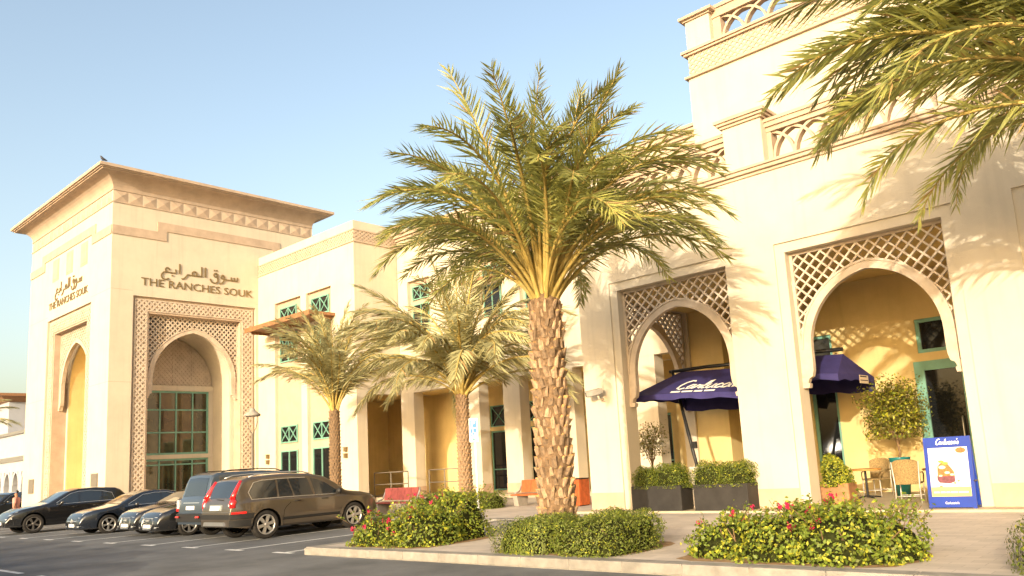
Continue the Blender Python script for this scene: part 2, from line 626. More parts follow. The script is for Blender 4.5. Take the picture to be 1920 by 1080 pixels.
wall_cells(iw, Bk, -10.9, 9, 0.2, 6.3, list(DOORS) + [(-1.9, -0.4, 0.2, 3.7)], 0, 0.4)
iw.box(-12.75, -10.9, 25.0, 25.3, 0.2, 6.3)
iw.box(-12.95, -12.76, 23.71, 25.3, 0.2, 6.3)
iw.box(-10.89, -10.7, 23.71, 25.3, 0.2, 6.3)
iw.box(-13.94, 9, 18.61, 25.3, 6.3, 6.5)           # loggia ceiling
w.box(-14.39, 9, 18.6, 29, 8.0, 8.37)             # roof terrace
w.box(8.7, 9, 18.6, 29, 0.2, 8.0)
w.box(-13.94, -12.96, 23.71, 24.3, 0.2, 8.0)
w.box(-14.39, 8.7, 28.6, 29, 6.5, 8.0)
part(w, 'wall', 'wall', RB)
part(iw, 'inner_wall', 'ochre', RB)
pl = MB()
for a, b in ((-14.408, -13.275), (-9.325, -8.205), (-4.155, -3.025), (1.005, 2.195)):
    part(MB().box(a, b, 17.99, 18.3, 0.15, 0.66), 'plinth', 'plinth', RB)
co = MB()
moulding(co, F, -14.5, 9.1, ((8.381, 8.46, 0.05), (8.46, 8.55, 0.13), (8.55, 8.62, 0.18)), back=0.5)
part(co, 'cornice', 'stone', RB, bevel=0.012)
cw = lambda a, b: (a + b) / 2
RING = 0.23
scr_spec = Arch(1.47, 3.9, 5.55, RING)
for a, b in OPEN[:3]:
    arch_screen(RB, TX(cw(a, b), 18.0, 0.0), (b - a) / 2 - FR - 0.002, 6.277, scr_spec, 2.97, 0.285, 0.042, d0=0.27, thick=0.15)
arch_screen(RB, lambda u, v, d: (-14.4 + d, 20.97 + u, v), 2.22, 6.298, Arch(1.83, 3.75, 5.75, RING), 2.97, 0.285, 0.045, d0=0.15, thick=0.15)
# roof balustrade of the wing
px = ((-14.35, -13.35), (-9.26, -8.20), (-4.12, -3.06), (1.0, 2.05), (8.0, 9.0))
for a, b in px:
    p = MB().box(a, b, 18.03, 18.95, 8.621, 9.84)
    part(p, 'balustrade_pier', 'wall', RB)
    c = MB()
    for z0, z1, e in ((9.841, 9.91, 0.06), (9.91, 9.98, 0.12), (9.98, 10.07, 0.17)):
        c.box(a - e, b + e, 18.03 - e, 18.95 + e, z0, z1)
    part(c, 'pier_cap', 'stone', RB, bevel=0.01)
for (a0, b0), (a1, b1) in zip(px[:-1], px[1:]):
    r = MB()
    u0, u1 = b0 + 0.002, a1 - 0.002
    r.box(u0, u1, 18.28, 18.62, 9.5, 9.62).box(u0, u1, 18.22, 18.68, 9.62, 9.74).box(u0, u1, 18.18, 18.72, 9.74, 9.82)
    r.box(u0, u1, 18.3, 18.6, 8.621, 8.7)
    r.box(u0, u0 + 0.12, 18.31, 18.59, 8.7, 9.5).box(u1 - 0.12, u1, 18.31, 18.59, 8.7, 9.5)
    part(r, 'balustrade_rail', 'stone', RB)
    g = MB()
    interlaced(g, TX(0, 18.35), u0 + 0.12, u1 - 0.12, 8.7, 9.5, 7, 0.07, 0.0, 0.2)
    part(g, 'balustrade_arches', 'stone', RB)
# set-back upper storey
U = TX(0, 21.0)
w = MB().box(-11.75, 9, 21.0, 28.59, 8.371, 13.2)
w.box(-11.72, 9, 21.03, 28.56, 13.2, 14.02)
part(w, 'upper_wall', 'wall', RB)
c = MB()
for z0, z1, e in ((13.201, 13.27, 0.10), (13.96, 14.03, 0.08), (14.03, 14.11, 0.14)):
    c.box(-11.75 - e, 9 + e, 21.0 - e, 28.6 + e, z0, z1)
part(c, 'cornice', 'stone', RB)
fb = MB()
lattice_bars(fb, TX(0, 21.0), lambda u, v: True, -11.72, 2.0, 13.272, 13.958, 0.24, 0.05, 0.0, 0.05, 0.75)
lattice_bars(fb, lambda u, v, d: (-11.72 - 0.03 + d, u, v), lambda u, v: True, 21.05, 28.0, 13.272, 13.958, 0.24, 0.05, 0.0, 0.05, 0.75)
part(fb, 'lattice_frieze', 'stone', RB, kind='stuff')
p = MB().box(-11.72, -10.87, 21.03, 21.85, 14.111, 15.12)
part(p, 'balustrade_pier', 'wall', RB)
c = MB().box(-11.78, -10.81, 20.97, 21.91, 15.121, 15.18).box(-11.88, -10.71, 20.87, 22.01, 15.18, 15.27)
part(c, 'pier_cap', 'stone', RB)
r = MB().box(-10.868, 6, 21.2, 21.6, 14.98, 15.25).box(-10.868, -10.6, 21.24, 21.56, 14.112, 14.98).box(-10.6, 6, 21.24, 21.56, 14.112, 14.16)
r.box(-10.868, 6, 21.15, 21.65, 15.25, 15.36)
part(r, 'balustrade_rail', 'stone', RB)
g = MB()
interlaced(g, TX(0, 21.3), -10.6, 5.8, 14.16, 14.98, 22, 0.075, 0.0, 0.2)
part(g, 'balustrade_arches', 'stone', RB)
# loggia doors and windows (teal joinery, dark glass)
window(RB, Bk, -9.92, -9.13, 0.9, 4.85, 0.12, bars_v=(3.55,), fr=0.09)
window(RB, Bk, -6.75, -5.45, 3.95, 4.9, 0.10, fr=0.1)
d = window(RB, Bk, -6.9, -5.45, 0.2, 3.72, 0.02, fr=0.26, name='door')
hd = MB().tube([Bk(-5.83, 1.2, -0.05), Bk(-5.83, 1.25, -0.11), Bk(-5.83, 2.1, -0.11), Bk(-5.83, 2.15, -0.05)], 0.02, 8)
part(hd, 'handle', 'steel', d)
window(RB, Bk, -1.9, -0.4, 0.2, 3.7, 0.1, bars_u=(-1.15,), fr=0.1, name='door')

# ------------------------------------------------------------------ colonnade range behind the palms
CB = thing('colonnade_building', 'cream two-storey range with tall ground-floor columns set back between the palms', 'building', (-24, 26.8, 0))
F = TX(0, 26.8)
STR = ((-33.2, -31.4), (-27.75, -26.1), (-24.95, -23.3), (-20.6, -18.9), (-17.8, -16.2))
w = MB()
wall_cells(w, F, -34.0, 9, 5.6, 14.0, [(a, b, 8.6, 11.6) for a, b in STR], 0, 0.5)
w.box(-33.9, 9, 26.82, 33, 14.0, 14.3)
iw = MB().box(-34.0, 9, 27.3, 28.99, 5.6, 5.8)
Bk2 = TX(0, 29.0)
D2 = ((-31.35, -30.55, 0.3, 4.6), (-29.62, -28.52, 0.3, 3.3), (-29.62, -28.52, 3.5, 4.6), (-26.95, -23.3, 0.3, 3.35), (-26.95, -23.3, 3.6, 4.6), (-21.0, -18.6, 0.3, 3.35))
wall_cells(iw, Bk2, -38.5, -14, 0.3, 5.6, list(D2), 0, 0.4)
part(w, 'wall', 'wall', CB)
part(iw, 'inner_wall', 'ochre', CB)
COLS = (-33.5, -28.55, -25.84, -22.6, -18.3)
for x in COLS:
    c = MB().box(x - 0.53, x + 0.53, 26.81, 27.45, 0.30, 5.6)
    o = part(c, 'column', 'wall', CB)
    part(MB().box(x - 0.545, x + 0.545, 26.795, 27.465, 0.30, 0.72), 'column_base', 'plinth', o)
c = MB()
moulding(c, F, -34.0, 9.0, ((13.7, 13.8, 0.06), (14.001, 14.14, 0.12), (14.14, 14.3, 0.25), (14.3, 14.42, 0.34)), back=0.3)
part(c, 'cornice', 'stone', CB)
st = MB()
for a, b in STR:
    part(tbox(MB(), F, a, b, 8.6, 11.6, 0.22, 0.45), 'window_panel', 'strip', CB)
for a, b in STR:
    m = (a + b) / 2
    window(CB, F, a + 0.22, b - 0.22, 10.55, 11.3, 0.18, bars_u=(m,), cross=True, fr=0.06)
    window(CB, F, a + 0.22, b - 0.22, 8.75, 10.3, 0.18, bars_u=(m,), fr=0.06)
for a, b in (STR[1], STR[2]):
    cn = MB().box(a - 0.25, b + 0.25, 25.9, 26.79, 10.34, 10.46)
    part(cn, 'canopy', 'wood', CB)
window(CB, Bk2, -31.35, -30.55, 0.3, 3.3, 0.15, bars_v=(1.1,), fr=0.07, name='door')
window(CB, Bk2, -31.35, -30.55, 3.5, 4.6, 0.15, fr=0.06, cross=True)
window(CB, Bk2, -29.62, -28.52, 0.3, 3.3, 0.15, bars_v=(1.35,), fr=0.08, name='door')
window(CB, Bk2, -29.62, -28.52, 3.5, 4.6, 0.15, cross=True, fr=0.06)
window(CB, Bk2, -26.95, -23.3, 0.3, 3.35, 0.15, bars_u=(-25.7, -24.5), bars_v=(1.35,), fr=0.09, name='door')
window(CB, Bk2, -26.95, -23.3, 3.6, 4.6, 0.15, bars_u=(-25.7, -24.5), cross=True, fr=0.06)
window(CB, Bk2, -21.0, -18.6, 0.3, 3.35, 0.15, bars_u=(-19.8,), bars_v=(1.35,), fr=0.09, name='door')

# ------------------------------------------------------------------ middle block between tower and colonnade
MBD = thing('corner_building', 'cream two-storey corner block with tall stone window strips and a brown timber canopy', 'building', (-39, 24, 0))
F = TX(0, 24.0)
ST = ((-41.95, -39.2), (-38.62, -36.2))
w = MB()
wall_cells(w, F, -43.85, -34.05, 0.15, 13.7, [(a, b, 0.15, 11.65) for a, b in ST], 0, 0.5)
E_ = TY(-34.05, 0.0)
wall_cells(w, E_, 24.5, 26.79, 0.15, 13.7, [(24.62, 26.79, 0.15, 5.6)], 0, 0.5)
w.box(-43.8, -34.06, 24.01, 33, 13.7, 14.8)
w.box(-34.55, -34.05, 26.79, 33, 5.61, 13.7)
w.box(-43.8, -34.56, 32.6, 33, 5.6, 13.7)
iw = MB().box(-38.48, -38.1, 24.51, 28.99, 0.15, 5.59)
iw.box(-43.8, -34.56, 24.51, 32.6, 5.6, 5.9)
part(w, 'wall', 'wall', MBD)
part(iw, 'inner_wall', 'ochre', MBD)
st = MB()
for a, b in ST:
    part(tbox(MB(), F, a, b, 0.15, 11.65, 0.2, 0.45), 'window_strip', 'strip', MBD)
fz = MB()
for z0, z1, e in ((13.62, 13.7, 0.06), (14.26, 14.32, 0.05)):
    fz.box(-43.8, -34.05 + e, 24.0 - e, 26.9, z0, z1)
lattice_bars(fz, TX(0, 23.97), lambda u, v: True, -43.8, -34.05, 13.705, 14.26, 0.26, 0.06, 0.0, 0.05, 0.8)
lattice_bars(fz, TY(-34.02, 0), lambda u, v: True, 24.0, 26.9, 13.705, 14.26, 0.26, 0.06, 0.0, 0.05, 0.8)
part(fz, 'lattice_frieze', 'stone', MBD, kind='stuff')
for (a, b), (wa, wb) in zip(ST, ((-41.65, -39.85), (-38.36, -36.6))):
    m = (wa + wb) / 2
    window(MBD, F, wa, wb, 10.3, 11.32, 0.17, bars_u=(m,), cross=True, fr=0.08)
    window(MBD, F, wa, wb, 8.1, 9.75, 0.17, bars_u=(m,), cross=True, fr=0.08)
    window(MBD, F, wa, wb, 3.5, 4.48, 0.17, bars_u=(m,), cross=True, fr=0.08)
    window(MBD, F, wa, wb, 0.2, 3.1, 0.17, bars_u=(m,), fr=0.09, name='door')
cn = MB().box(-42.5, -35.8, 22.45, 23.99, 9.93, 10.08)
for x in (-42.2, -39.1, -36.1):
    cn.box(x - 0.06, x + 0.06, 22.7, 23.98, 9.78, 9.93)
cn.box(-42.5, -35.8, 22.40, 22.46, 9.86, 10.12)
part(cn, 'canopy', 'wood', MBD)
for x in (-42.7, -35.02):
    s = MB()
    for z in (2.72, 2.4):
        s.box(x - 0.1, x + 0.1, 23.86, 24.0, z, z + 0.2).box(x - 0.13, x + 0.13, 23.83, 23.99, z + 0.2, z + 0.23)
    part(s, 'wall_light', 'bronze', MBD)

# ------------------------------------------------------------------ the entrance tower
TW = thing('entrance_tower', 'tall cream entrance tower with flared cornice and lattice-framed pointed arch portals', 'building', (-50, 22, 0))
X1, Y0, X0, Y1 = -43.84, 15.7, -57.0, 27.75
FA, FB = TX(-50.05, Y0), TY(X1, 20.33)
w = MB()
PW, PT = 3.49, 11.7                               # portal recess half width, top
wall_cells(w, FB, Y0 - 20.33 + 0.9, Y1 - 20.33, 0.0, 17.4, [(-PW, PW, 0, PT)], 0, 0.9)
wall_cells(w, FA, X0 + 50.05, X1 + 50.05, 0.0, 17.4, [(-PW, PW, 0, PT)], 0, 0.9)
w.box(X0, X0 + 0.9, Y0 + 0.9, Y1, 0, 17.4)
w.box(X0 + 0.9, X1 - 0.9, Y1 - 0.9, Y1, 0, 17.4)
w.box(X0 + 0.1, X1 - 0.1, Y0 + 0.1, Y1 - 0.1, 17.4, 18.2)
part(w, 'wall', 'wall', TW)
ARC = Arch(2.22, 7.3, 9.98, 0.26)
IW, IT = 2.60, 10.82                              # inner frame half width, top
for T, nm in ((FB, 'b'), (FA, 'a')):
    fr = MB()
    wall_cells(fr, T, -PW, PW, 0.0, PT, [(-IW, IW, 0, IT)], 0.14, 0.899)
    portal = part(fr, 'portal_frame', 'stone', TW)
    lb = MB()
    ins = lambda u, v: (abs(u) > IW + 0.16 or v > IT + 0.16) and abs(u) < PW - 0.2 and v < PT - 0.2
    lattice_bars(lb, T, ins, -PW, PW, 0.1, PT, 0.27, 0.09, 0.085, 0.16, 1.15)
    for sg in (-1, 1):
        tbox(lb, T, *sorted((sg * (IW + 0.1), sg * (IW + 0.17))), 0.1, IT + 0.17, 0.09, 0.16)
        tbox(lb, T, *sorted((sg * (PW - 0.2), sg * (PW - 0.13))), 0.1, PT - 0.13, 0.09, 0.16)
    tbox(lb, T, -IW - 0.1, IW + 0.1, IT + 0.1, IT + 0.17, 0.091, 0.16)
    tbox(lb, T, -PW + 0.2, PW - 0.2, PT - 0.2, PT - 0.13, 0.091, 0.16)
    part(lb, 'border_lattice', 'screen', portal, kind='stuff')
    arch_screen(TW, T, IW - 0.002, IT - 0.002, ARC, 6.25, 0.27, 0.075, d0=0.45, thick=0.2, slope=1.1)
    # vaulted recess behind the arch
    tn = MB()
    A = [(ARC.hw + 0.14, 0.0), (ARC.hw + 0.14, 3), (ARC.hw + 0.14, ARC.vs)] + ARC.curve(0.14)[1:]
    B = [(u + 0.3, v + (0.3 if i > 2 else 0)) for i, (u, v) in enumerate(A)]
    for sg in (1, -1):
        tn.strip([(sg * u, v) for u, v in A], [(sg * u, v) for u, v in B], T, 0.95, 3.2)
    tbox(tn, T, -IW - 0.2, IW + 0.2, IT, IT + 0.2, 0.9, 1.2)
    part(tn, 'portal_vault', 'ochre' if nm == 'a' else 'wall', TW)
    # backing behind the spandrel lattice
    bk = MB()
    for sg in (1, -1):
        C = ARC.curve(0.16)
        bk.strip([(sg * u, v) for u, v in C], [(sg * (IW + 0.1), v + 0.0) if k < 11 else (sg * u, IT + 0.1) for k, (u, v) in enumerate(C)], T, 0.905, 0.945)
        tbox(bk, T, *sorted((sg * (ARC.hw + 0.16), sg * (IW + 0.1))), 0.0, ARC.vs, 0.905, 0.945)
    part(bk, 'spandrel_backing', 'wall', TW)
jt = MB()
for T, ua, ub in ((FA, X0 + 50.05, X1 + 50.05), (FB, Y0 - 20.33, Y1 - 20.33)):
    for v in (7.02, 11.95):
        tbox(jt, T, ua + 0.004, -PW - 0.02, v, v + 0.022, -0.0025, 0.05)
        tbox(jt, T, PW + 0.02, ub - 0.004, v, v + 0.022, -0.0025, 0.05)
part(jt, 'movement_joint', 'stone', TW, kind='stuff')
# glazed back of the portal facing the car park
for v0, v1 in ((3.05, 3.28), (6.95, 7.27)):
    part(tbox(MB(), FB, -2.4, 2.4, v0, v1, 2.95, 3.19), 'transom', 'wall', TW)
mu = (-1.62, -0.72, 0.2, 1.16)
window(TW, FB, -2.34, 2.1, 3.281, 6.95, 3.08, bars_u=mu, bars_v=(4.55, 5.85), fr=0.11, glass='glass_warm')
window(TW, FB, -2.34, 2.1, 0.05, 3.05, 3.08, bars_u=mu, bars_v=(2.72,), fr=0.11, glass='glass_warm', name='door')
part(MB().prism([(2.1, 0), (2.4, 0), (2.4, 7.0), (2.1, 7.0)], FB, 2.98, 3.19), 'jamb', 'wall', TW)
ty = MB()
C = ARC.curve(0.10)
ty.prism([(-u, v) for u, v in C] + [(u, v) for u, v in reversed(C[:-1])] + [(2.3, 7.271), (-2.3, 7.271)], FB, 3.1, 3.19)
tym = part(ty, 'tympanum', 'screen', TW)
lb = MB()
lattice_bars(lb, FB, lambda u, v: abs(u) < ARC.half(v, 0.05), -2.3, 2.3, 7.28, 9.95, 0.24, 0.055, 3.055, 3.105, 1.1)
for u in (-1.1, 0.0, 1.1):
    tbox(lb, FB, u - 0.03, u + 0.03, 7.28, 9.4, 3.045, 3.1)
part(lb, 'lattice', 'screen', tym, kind='stuff')
part(MB().prism([(-2.4, 0), (2.4, 0), (2.4, 10.1), (-2.4, 10.1)], FA, 3.21, 3.4), 'niche_back', 'ochre', TW)
part(MB().prism([(-2.6, 0), (2.6, 0), (2.6, 10.3), (-2.6, 10.3)], FB, 3.21, 3.4), 'portal_back', 'wall', TW)
# stepped string course
bd = MB()
for T, ua, ub, s0, s1 in ((FA, X0 + 50.05, X1 + 50.05, -4.8, 3.95), (FB, Y0 - 20.33, Y1 - 20.33, -2.3, 5.1)):
    tbox(bd, T, ua, s0 + 0.5, 14.94, 15.42, -0.05, 0.3)
    tbox(bd, T, s0, s0 + 0.5, 15.42, 15.99, -0.05, 0.3)
    tbox(bd, T, s0 + 0.5, s1 - 0.5, 15.5, 15.99, -0.05, 0.3)
    tbox(bd, T, s1 - 0.5, s1, 15.42, 15.99, -0.05, 0.3)
    tbox(bd, T, s1 - 0.5, ub, 14.94, 15.42, -0.05, 0.3)
part(bd, 'string_course', 'stone', TW)
# frieze of pyramid studs
fz = MB()
for T, ua, ub in ((FA, X0 + 50.05, X1 + 50.05), (FB, Y0 - 20.33, Y1 - 20.33)):
    tbox(fz, T, ua, ub, 16.68, 16.74, -0.045, 0.2)
    tbox(fz, T, ua, ub, 17.36, 17.42, -0.045, 0.2)
frieze = part(fz, 'frieze_band', 'stone', TW)
sd = MB().add([(-0.355, 0, -0.3), (0.355, 0, -0.3), (0.355, 0, 0.3), (-0.355, 0, 0.3), (0, -0.07, 0)], [(0, 1, 4), (1, 2, 4), (2, 3, 4), (3, 0, 4), (0, 3, 2, 1)])
stud = sd.mesh('stud', 'stone')
for i in range(16):
    o = part(stud, 'stud', None, frieze)
    o.location = Vector((X1 + 0.001, Y0 + 0.42 + i * 0.745, 17.05)) - wloc(frieze)
    o.rotation_euler = (0, 0, R(90))
for i in range(17):
    o = part(stud, 'stud', None, frieze)
    o.location = Vector((X0 + 0.45 + i * 0.765, Y0 - 0.001, 17.05)) - wloc(frieze)
# flared cornice: cavetto swept round the four sides
prof = [(0.0, 17.42)] + [(0.78 * (1 - math.cos(q * math.pi / 2 / 8)), 17.42 + 0.72 * math.sin(q * math.pi / 2 / 8)) for q in range(1, 9)]
prof += [(0.84, 18.14), (0.84, 18.20), (0.93, 18.20), (0.93, 18.26), (1.02, 18.26), (1.02, 18.42), (0.9, 18.46)]
vs, fs = [], []
for e, z in prof:
    vs += [(X0 - e, Y0 - e, z), (X1 + e, Y0 - e, z), (X1 + e, Y1 + e, z), (X0 - e, Y1 + e, z)]
for i in range(len(prof) - 1):
    for k in range(4):
        fs.append((i * 4 + k, i * 4 + (k + 1) % 4, (i + 1) * 4 + (k + 1) % 4, (i + 1) * 4 + k))
n = len(prof)
fs.append(tuple((n - 1) * 4 + k for k in range(4)))
part(MB().add(vs, fs), 'cornice', 'stone', TW)
for u in (-2.35, -0.05, 2.25):
    q = MB()
    tbox(q, FA, u - 0.52, u + 0.52, 14.0, 14.6 + 0.72, -0.02, 0.1)
    tbox(q, FA, u - 0.4, u + 0.4, 14.12, 15.2, -0.035, 0.1)
    part(q, 'relief_panel', 'stone', TW)
for x in (-55.25, -45.25):
    part(MB().box(x - 0.42, x + 0.42, Y0 - 0.06, Y0 - 0.001, 1.55, 2.4), 'wall_plaque', 'greypaint', TW)

# ------------------------------------------------------------------ white building far off on the left
FBL = thing('arcaded_house', 'low white arcaded building far away at the left edge behind the tower', 'building', (-88, 27, 0))
FBT = TX(0, 27.0)
w = MB()
AX = [-106.6 + 3.0 * i for i in range(12)]
wall_cells(w, FBT, -110, -70, 0, 7.9, [(x - 1.0, x + 1.0, 0, 3.9) for x in AX], 0, 0.5)
for x in AX:
    a = Arch(0.9, 2.5, 3.8, 0.1)
    for sg in (1, -1):
        Cc = a.curve(0.0)
        w.strip([(x + sg * u, v) for u, v in Cc], [(x + sg * 1.0, v) if k < 9 else (x + sg * u, 3.9) for k, (u, v) in enumerate(Cc)], FBT, 0.02, 0.45)
w.box(-110, -70, 27.5, 40, 7.0, 7.8)
w.box(-110, -70, 30.0, 30.3, 0, 7.0)
part(w, 'wall', 'white', FBL)
part(MB().box(-110.2, -69.8, 26.8, 27.2, 5.0, 5.5).box(-110.3, -69.7, 26.7, 27.3, 7.9, 8.2), 'cornice', 'steel', FBL)
part(MB().box(-109, -71, 29.8, 29.98, 0.1, 3.5), 'arch_shade_sheet', 'arch_shade', FBL)  # dark sheet standing in for the deep shade behind the arches
UP = thing('roof_pavilion', 'pale pavilion with flared brown eaves rising behind the low white building', 'building', (-166, 42, 0))
part(MB().box(-178, -154, 40, 55, 0, 16.6), 'wall', 'white', UP)
vs, fs = [], []
pr = [(0, 16.6), (0.6, 16.75), (1.6, 17.4), (2.0, 17.45), (2.0, 17.9), (0.2, 18.1)]
for e, z in pr:
    vs += [(-178 - e, 40 - e, z), (-154 + e, 40 - e, z), (-154 + e, 55 + e, z), (-178 - e, 55 + e, z)]
for i in range(len(pr) - 1):
    for k in range(4):
        fs.append((i * 4 + k, i * 4 + (k + 1) % 4, (i + 1) * 4 + (k + 1) % 4, (i + 1) * 4 + k))
fs.append(tuple((len(pr) - 1) * 4 + k for k in range(4)))
part(MB().add(vs, fs), 'roof', 'wood', UP)

# ------------------------------------------------------------------ vegetation materials
M['leaf_palm'] = mat('palm_leaflets', (0.43, 0.415, 0.105), 0.38, 0.25, 3.0, spec=0.6, rnd=0.35, trans=0.34, col2=(0.17, 0.20, 0.07))
M['leaf_dusty'] = mat('dusty_palm_leaflets', (0.52, 0.48, 0.24), 0.6, 0.2, 1.5, spec=0.25, rnd=0.22, trans=0.25, col2=(0.32, 0.31, 0.16))
M['rachis'] = mat('palm_stalk', (0.42, 0.31, 0.09), 0.55, 0.15, 5, spec=0.3, rnd=0.15)
M['dry'] = mat('dry_leaflets', (0.36, 0.24, 0.10), 0.8, 0.2, 4, spec=0.2, trans=0.15)
M['trunk'] = mat('palm_trunk_fibre', (0.20, 0.13, 0.075), 0.95, 0.3, 9, bump=0.8, bscale=30, spec=0.1)
M['stub'] = mat('palm_leaf_stub', (0.40, 0.27, 0.16), 0.9, 0.25, 14, bump=0.8, bscale=35, spec=0.1, rnd=0.4, col2=(0.17, 0.125, 0.09))
M['stub_core'] = mat('cut_stub_end', (0.56, 0.33, 0.13), 0.9, 0.25, 20, spec=0.1)
M['hedge'] = mat('hedge_leaves', (0.165, 0.19, 0.035), 0.55, 0.3, 7, spec=0.3, trans=0.2, col2=(0.09, 0.11, 0.025))
M['bush'] = mat('bush_leaves', (0.21, 0.265, 0.028), 0.5, 0.3, 5, spec=0.35, trans=0.3, col2=(0.11, 0.165, 0.028))
M['bush_y'] = mat('bush_young_leaves', (0.43, 0.43, 0.04), 0.5, 0.2, 5, spec=0.35, trans=0.3)
M['twig'] = mat('twig_bark', (0.20, 0.13, 0.07), 0.9, 0.2, 10, spec=0.1)
M['bloom'] = mat('magenta_bracts', (0.62, 0.035, 0.11), 0.6, 0.2, 20, spec=0.2, trans=0.3)
M['inner_green'] = mat('painted_leaf_shade', (0.028, 0.032, 0.010), 0.95, 0.3, 12, spec=0.05)


# ------------------------------------------------------------------ palms
def frond_mesh(name, curv, hang, seed, leafmat, npair=78, w=0.034, bare=0.17):
    """frond of unit length 5: leaves the origin along +X and bends down; hang = how far leaflets droop"""
    rg = random.Random(seed)
    L, N = 5.0, 26
    pts, ang = [Vector((0, 0, 0))], []
    side = rg.uniform(-0.22, 0.22)
    for i in range(N):
        t = (i + 0.5) / N
        a = -curv * t ** 1.35
        ang.append(a)
        b = side * t
        pts.append(pts[-1] + Vector((math.cos(a) * math.cos(b), math.cos(a) * math.sin(b), math.sin(a))) * (L / N))
    mb = MB()
    mb.tube(pts, [0.050 * (1 - i / N) ** 0.8 * (1.4 if i < 2 else 1) + 0.005 for i in range(N + 1)], 5, mi=0, caps=False)
    V, Fc, mi = [], [], []

    def at(t):
        q = t * N
        i = min(int(q), N - 1)
        p = pts[i].lerp(pts[i + 1], q - i)
        return p, (pts[i + 1] - pts[i]).normalized()
    for k in range(npair):
        for sg in (1, -1):
            t = bare + (1 - bare) * (k + rg.uniform(0, 0.9)) / npair
            t = min(t, 0.999)
            p, tan = at(t)
            u = (t - bare) / (1 - bare)
            ll = 0.66 * (0.30 + 0.70 * math.sin(math.pi * min(1, 0.16 + 0.80 * u)) ** 0.7) * rg.uniform(0.85, 1.12)
            if u > 0.9:
                ll *= 0.85
            lat = Vector((0, sg, 0))
            lat = (lat - tan * lat.dot(tan)).normalized()
            nor = tan.cross(lat) * sg
            if nor.z < 0:
                nor = -nor
            fw = R(rg.gauss(58 - 26 * u, 6))
            el = R(rg.choice((38, 18, -8)) + rg.gauss(0, 8) - hang * 42)
            d = tan * math.cos(fw) + (lat * math.cos(el) + nor * math.sin(el)) * math.sin(fw)
            d.normalize()
            wd = d.cross(nor)
            if wd.length < 0.1:
                wd = d.cross(lat)
            wd = (wd.normalized() * math.cos(0.6) + nor * math.sin(0.6) * rg.choice((1, -1))).normalized()
            ww = w * rg.uniform(0.8, 1.15) * (0.75 + 0.25 * math.sin(math.pi * u))
            m = p + d * ll * 0.45 + Vector((0, 0, -0.02 - 0.05 * hang)) * ll
            e = p + d * ll * (0.97) + Vector((0, 0, -0.10 - 0.30 * hang)) * ll
            n0 = len(V)
            V += [p + wd * ww * 0.25, p - wd * ww * 0.25, m + wd * ww * 0.5, m - wd * ww * 0.5, e]
            Fc += [(n0, n0 + 1, n0 + 3, n0 + 2), (n0 + 2, n0 + 3, n0 + 4)]
            mi += [2 if rg.random() < 0.035 else 1] * 2
    n = len(mb.v)
    mb.v += [tuple(v) for v in V]
    mb.f += [tuple(n + i for i in f) for f in Fc]
    mb.m += mi
    mb.s += [False] * len(Fc)
    me = mb.mesh(name, ['rachis', leafmat, 'dry'], recalc=False)
    e = pts[-1]
    return me, math.hypot(e.x, e.y), e.z


CURVES = (0.15, 0.45, 0.8, 1.15, 1.5, 1.9)


def frond_set(tag_, leafmat, **kw):
    out = []
    for c in CURVES:
        out.append([frond_mesh('frond', c, min(1.0, max(0.0, (c - 0.3) / 1.3)) * kw.get('hangk', 1.0) + kw.get('hang0', 0.0), hash((c, j)) % 9999 if False else int(c * 100) + j * 17, leafmat,
                               npair=kw.get('npair', 78), w=kw.get('w', 0.034), bare=kw.get('bare', 0.17)) for j in range(2)])
    return out


def place_frond(parent, FS, base, tip, start_el, roll=0.0, rg=random):
    b, t = Vector(base), Vector(tip)
    d = t - b
    E = math.atan2(d.z, math.hypot(d.x, d.y))
    best = None
    for row in FS:
        me, hx, hz = row[rg.randrange(len(row))]
        s = E - math.atan2(hz, hx)
        err = abs(s - start_el)
        if best is None or err < best[0]:
            best = (err, me, s, d.length / math.hypot(hx, hz))
    _, me, s, k = best
    o = bpy.data.objects.new('frond', me)
    link(o, parent)
    o.location = b - wloc(parent)
    o.rotation_euler = (Matrix.Rotation(math.atan2(d.y, d.x), 4, 'Z') @ Matrix.Rotation(-s, 4, 'Y') @ Matrix.Rotation(roll, 4, 'X')).to_euler()
    kk = k
    o.scale = (kk, kk, kk)
    return o


